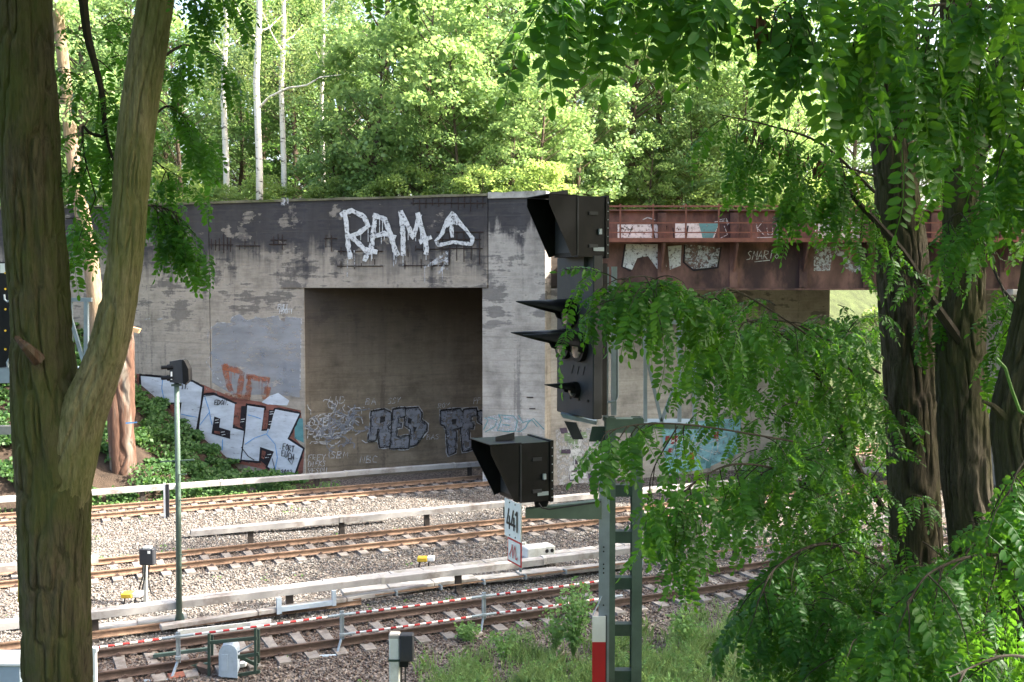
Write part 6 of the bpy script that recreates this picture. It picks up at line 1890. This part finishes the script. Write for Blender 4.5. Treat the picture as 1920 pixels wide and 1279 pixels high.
# pale leaning trunk on the far bank, seen between the stems
b0 = at(186, 620, 45.0)
zb0 = bank_far(b0.x, b0.y)
pt = thing('leaning_tree', 'pinkish leaning trunk seen between the two mossy stems', 'tree', (b0.x + .3, 45, zb0))
MB().tube([(b0.x + .35, 45, zb0 - .5), tuple(at(182, 600, 45)), tuple(at(172, 500, 45)), tuple(at(150, 380, 45)), tuple(at(135, 280, 45)), tuple(at(120, 130, 45)), tuple(at(106, 0, 45)), tuple(at(95, -120, 45))], [.36, .33, .32, .3, .28, .24, .22, .18], 12).build('trunk', 'bark_pink', pt, True)
MB().tube([tuple(at(128, 215, 45)), tuple(at(112, 190, 45)), tuple(at(98, 160, 45))], [.13, .1, .08], 8).build('limb', 'bark_pink', pt, True)
bb, V, Fq, lm_, bm = broadleaf(300, 9, 3, 1, 60, 80, .2)
me = np_mesh('crown', V + np.array([b0.x - 2.0 - ORG[pt].x, 45.5 - ORG[pt].y, 11.0 - ORG[pt].z]), Fq); finish('crown', me, lm_, pt)

# dead stump in front of the left wall
b0 = at(232, 872, 43.5)
st_ = thing('dead_stump', 'tall splintered orange-brown dead trunk standing on the bank before the wall', 'tree stump', (b0.x, 43.5, b0.z))
k_ = 43.5 / F
bark_tube([PT(233, 905, 43.5, 24), PT(233, 860, 43.5, 22), PT(232, 780, 43.5, 20), PT(230, 700, 43.5, 21), PT(236, 640, 43.5, 15), PT(246, 616, 43.5, 4)], 'stump_trunk', 'stump', st_, 70, 140, 0.06, 9, 71, .22)
bark_tube([PT(222, 905, 43.3, 14), PT(217, 800, 43.3, 14), PT(214, 740, 43.3, 12), PT(212, 690, 43.3, 6)], 'split_side', 'stump', st_, 40, 80, 0.04, 6, 72, .25)
MB().prism([at(243, 612, 43.2), at(262, 617, 43.2), at(258, 625, 43.2), at(246, 622, 43.2)], (0, .2, 0)).build('splinter', 'fresh_wood', st_)
MB().prism([at(236, 792, 43.0), at(257, 791, 43.0), at(257, 793, 43.0), at(236, 795, 43.0)], (0, -.01, 0)).build('paint_mark', 'p_blue', st_)

# ------------------------------------------------------------------ ground cover
def stuff_leaves(name, P, nn, size, mat, label, cat, asp=.8):
    V, Fq = quads_leaves(P, nn, size, RNG, asp)
    o = finish(name, np_mesh(name, V, Fq), mat)
    o['kind'] = 'stuff'; o['label'] = label; o['category'] = cat
    return o
pos = []
for k in range(900):
    s_ = RNG.uniform(S570 - 24, S570 + .2); d = RNG.uniform(.15, 9) ** 1
    p = fp(s_, 0, d)
    if p.dot(N) < N3 + 2.75: continue
    q = project((p.x, p.y, bank_far(p.x, p.y)))
    if q is None or not (-80 < q[0] < 640): continue
    if 150 < q[0] < 250 and 850 < q[1] < 920 and RNG.random() < .8: continue
    hh = RNG.uniform(.12, .5) * min(1, .35 + d * .3); rad = RNG.uniform(.3, .6)
    n_ = int(RNG.uniform(60, 120))
    v = RNG.normal(size=(n_, 3)); v /= np.linalg.norm(v, axis=1)[:, None]; v *= (RNG.random(n_) ** .4)[:, None]
    pos.append(v * np.array([rad, rad, hh]) + np.array([p.x, p.y, bank_far(p.x, p.y) + hh * .6]))
P = np.concatenate(pos)
nn = RNG.normal(size=P.shape) * .6 + np.array([.1, -.5, .7]); nn /= np.linalg.norm(nn, axis=1)[:, None]
stuff_leaves('undergrowth', P, nn, RNG.uniform(.10, .22, len(P)), 'ivy', 'leafy green undergrowth on the bank below the left wall', 'undergrowth')

# creeping green at the foot of the far conductor rail
pos = []
for k in range(160):
    s_ = RNG.uniform(sC0 - 20, sC0 + 2); n_ = nC + RNG.uniform(-.7, -.1) if RNG.random() < .5 else nC + RNG.uniform(.1, .8)
    p = tn(s_, n_, -.35)
    m_c = int(RNG.uniform(10, 26))
    pos.append(RNG.normal(size=(m_c, 3)) * np.array([.16, .16, .06]) + np.array([p.x, p.y, p.z + .05]))
P = np.concatenate(pos)
nn = RNG.normal(size=P.shape) * .6 + np.array([.1, -.5, .7]); nn /= np.linalg.norm(nn, axis=1)[:, None]
stuff_leaves('weeds', P, nn, RNG.uniform(.05, .12, len(P)), 'weed', 'small weeds along the far conductor rail', 'weeds')

# stray weeds between the tracks
pos = []
for k in range(90):
    s_ = RNG.uniform(-20, 14); n_ = RNG.choice([N1 + 2.2, N2 - 1.9, N2 + 2.2, N3 - 1.7, N1 - 2.0]) + RNG.normal(0, .5)
    p = tn(s_, n_, float(bedz(n_)))
    m_c = int(RNG.uniform(5, 16))
    pos.append(RNG.normal(size=(m_c, 3)) * np.array([.09, .09, .03]) + np.array([p.x, p.y, p.z + .05]))
P = np.concatenate(pos)
nn = RNG.normal(size=P.shape) * .6 + np.array([.1, -.5, .7]); nn /= np.linalg.norm(nn, axis=1)[:, None]
stuff_leaves('weeds', P, nn, RNG.uniform(.03, .08, len(P)), 'weed', 'sparse small weeds growing out of the ballast', 'weeds')

# grass and weeds on the near side of the tracks
def in_poly_grass():
    out_ = []
    while len(out_) < 15000:
        px = RNG.uniform(770, 1500); py = RNG.uniform(1120, 1330)
        edge = 1215 - 0.115 * (px - 780) + 26 * (vnoise(px * .02, 0, 4) - .5) * 2
        pr = np.clip((py - edge) / 60, 0, 1)
        if px < 860: pr *= (px - 770) / 90
        pr *= np.clip((vnoise(px * .03, py * .06, 9) - .28) * 3.2, .06, 1)
        if RNG.random() < pr:
            g = ground(px, py, -0.42); out_.append((g.x, g.y, bank_near(g.x, g.y) - .02))
    return np.array(out_)
G_ = in_poly_grass()
c = len(G_)
hh = RNG.uniform(.12, .42, c); a = RNG.uniform(0, 6.28, c); w = RNG.uniform(.006, .014, c)
dx = np.stack([np.cos(a), np.sin(a), 0 * a], 1)
ln = RNG.normal(0, .35, (c, 2)) * hh[:, None]
tip = G_ + np.concatenate([ln, hh[:, None]], 1)
mid_ = G_ + np.concatenate([ln * .3, hh[:, None] * .6], 1)
V = np.stack([G_ - dx * w[:, None], G_ + dx * w[:, None], mid_ + dx * w[:, None] * .8, tip, mid_ - dx * w[:, None] * .8], 1).reshape(-1, 3)
o = finish('grass', np_mesh('grass', V, (np.arange(c) * 5)[:, None] + np.arange(5)[None]), 'grass')
o['kind'] = 'stuff'; o['label'] = 'pale green grass and weeds below the near track'; o['category'] = 'grass'
idx = RNG.choice(len(G_), 520)
pos = []
for i_ in idx:
    n_ = int(RNG.uniform(12, 34)); h_ = RNG.uniform(.15, .55)
    t_ = RNG.random(n_)
    pos.append(G_[i_] + np.stack([RNG.normal(0, .09, n_) * (1.2 - t_), RNG.normal(0, .09, n_) * (1.2 - t_), t_ * h_], 1))
P = np.concatenate(pos)
nn = RNG.normal(size=P.shape) * .5 + np.array([.1, -.4, .8]); nn /= np.linalg.norm(nn, axis=1)[:, None]
stuff_leaves('weeds', P, nn, RNG.uniform(.035, .085, len(P)), 'weed', 'leafy weeds in the grass below the near track', 'weeds', .55)

def weed_plant(px, py, h_, spread, label, n_st, lsz):
    g = ground(px, py, -0.42); g.z = bank_near(g.x, g.y)
    t_ = thing('young_shrub', label, 'shrub', g)
    st = MB(); pos = []
    for k in range(n_st):
        a = random.uniform(0, 6.28); sp_ = random.uniform(.2, 1) * spread
        e = g + Vector((math.cos(a) * sp_, math.sin(a) * sp_, h_ * random.uniform(.65, 1)))
        m_ = g.lerp(e, .5) + Vector((0, 0, .1))
        st.tube([g, m_, e], [.012, .009, .004], 4, False)
        for j in range(26):
            t = random.uniform(.2, 1.05)
            q = (g.lerp(m_, t * 2) if t < .5 else m_.lerp(e, (t - .5) * 2)) + Vector((random.gauss(0, .09), random.gauss(0, .09), random.gauss(0, .05)))
            pos.append(tuple(q))
    st.build('stem', 'weed', t_)
    P = np.array(pos) - np.array(ORG[t_])
    nn = RNG.normal(size=P.shape) * .5 + np.array([.1, -.5, .7]); nn /= np.linalg.norm(nn, axis=1)[:, None]
    V, Fq = quads_leaves(P, nn, RNG.uniform(.6, 1.2, len(P)) * lsz, RNG, .7)
    finish('leaves', np_mesh('leaves', V, Fq), 'weed', t_)
weed_plant(1075, 1235, 1.75, .55, 'tall young shrub growing just left of the ladder mast', 20, .12)
weed_plant(1040, 1225, 1.0, .4, 'smaller shrub left of the tall one by the ladder mast', 10, .10)
weed_plant(880, 1215, .55, .35, 'small leafy shrub at the foot of the middle barrier post', 10, .10)
weed_plant(945, 1245, .8, .35, 'upright weed shrub in the grass below the number plate', 9, .09)
weed_plant(1290, 1215, .9, .5, 'leafy shrub in the grass right of the ladder mast', 12, .10)
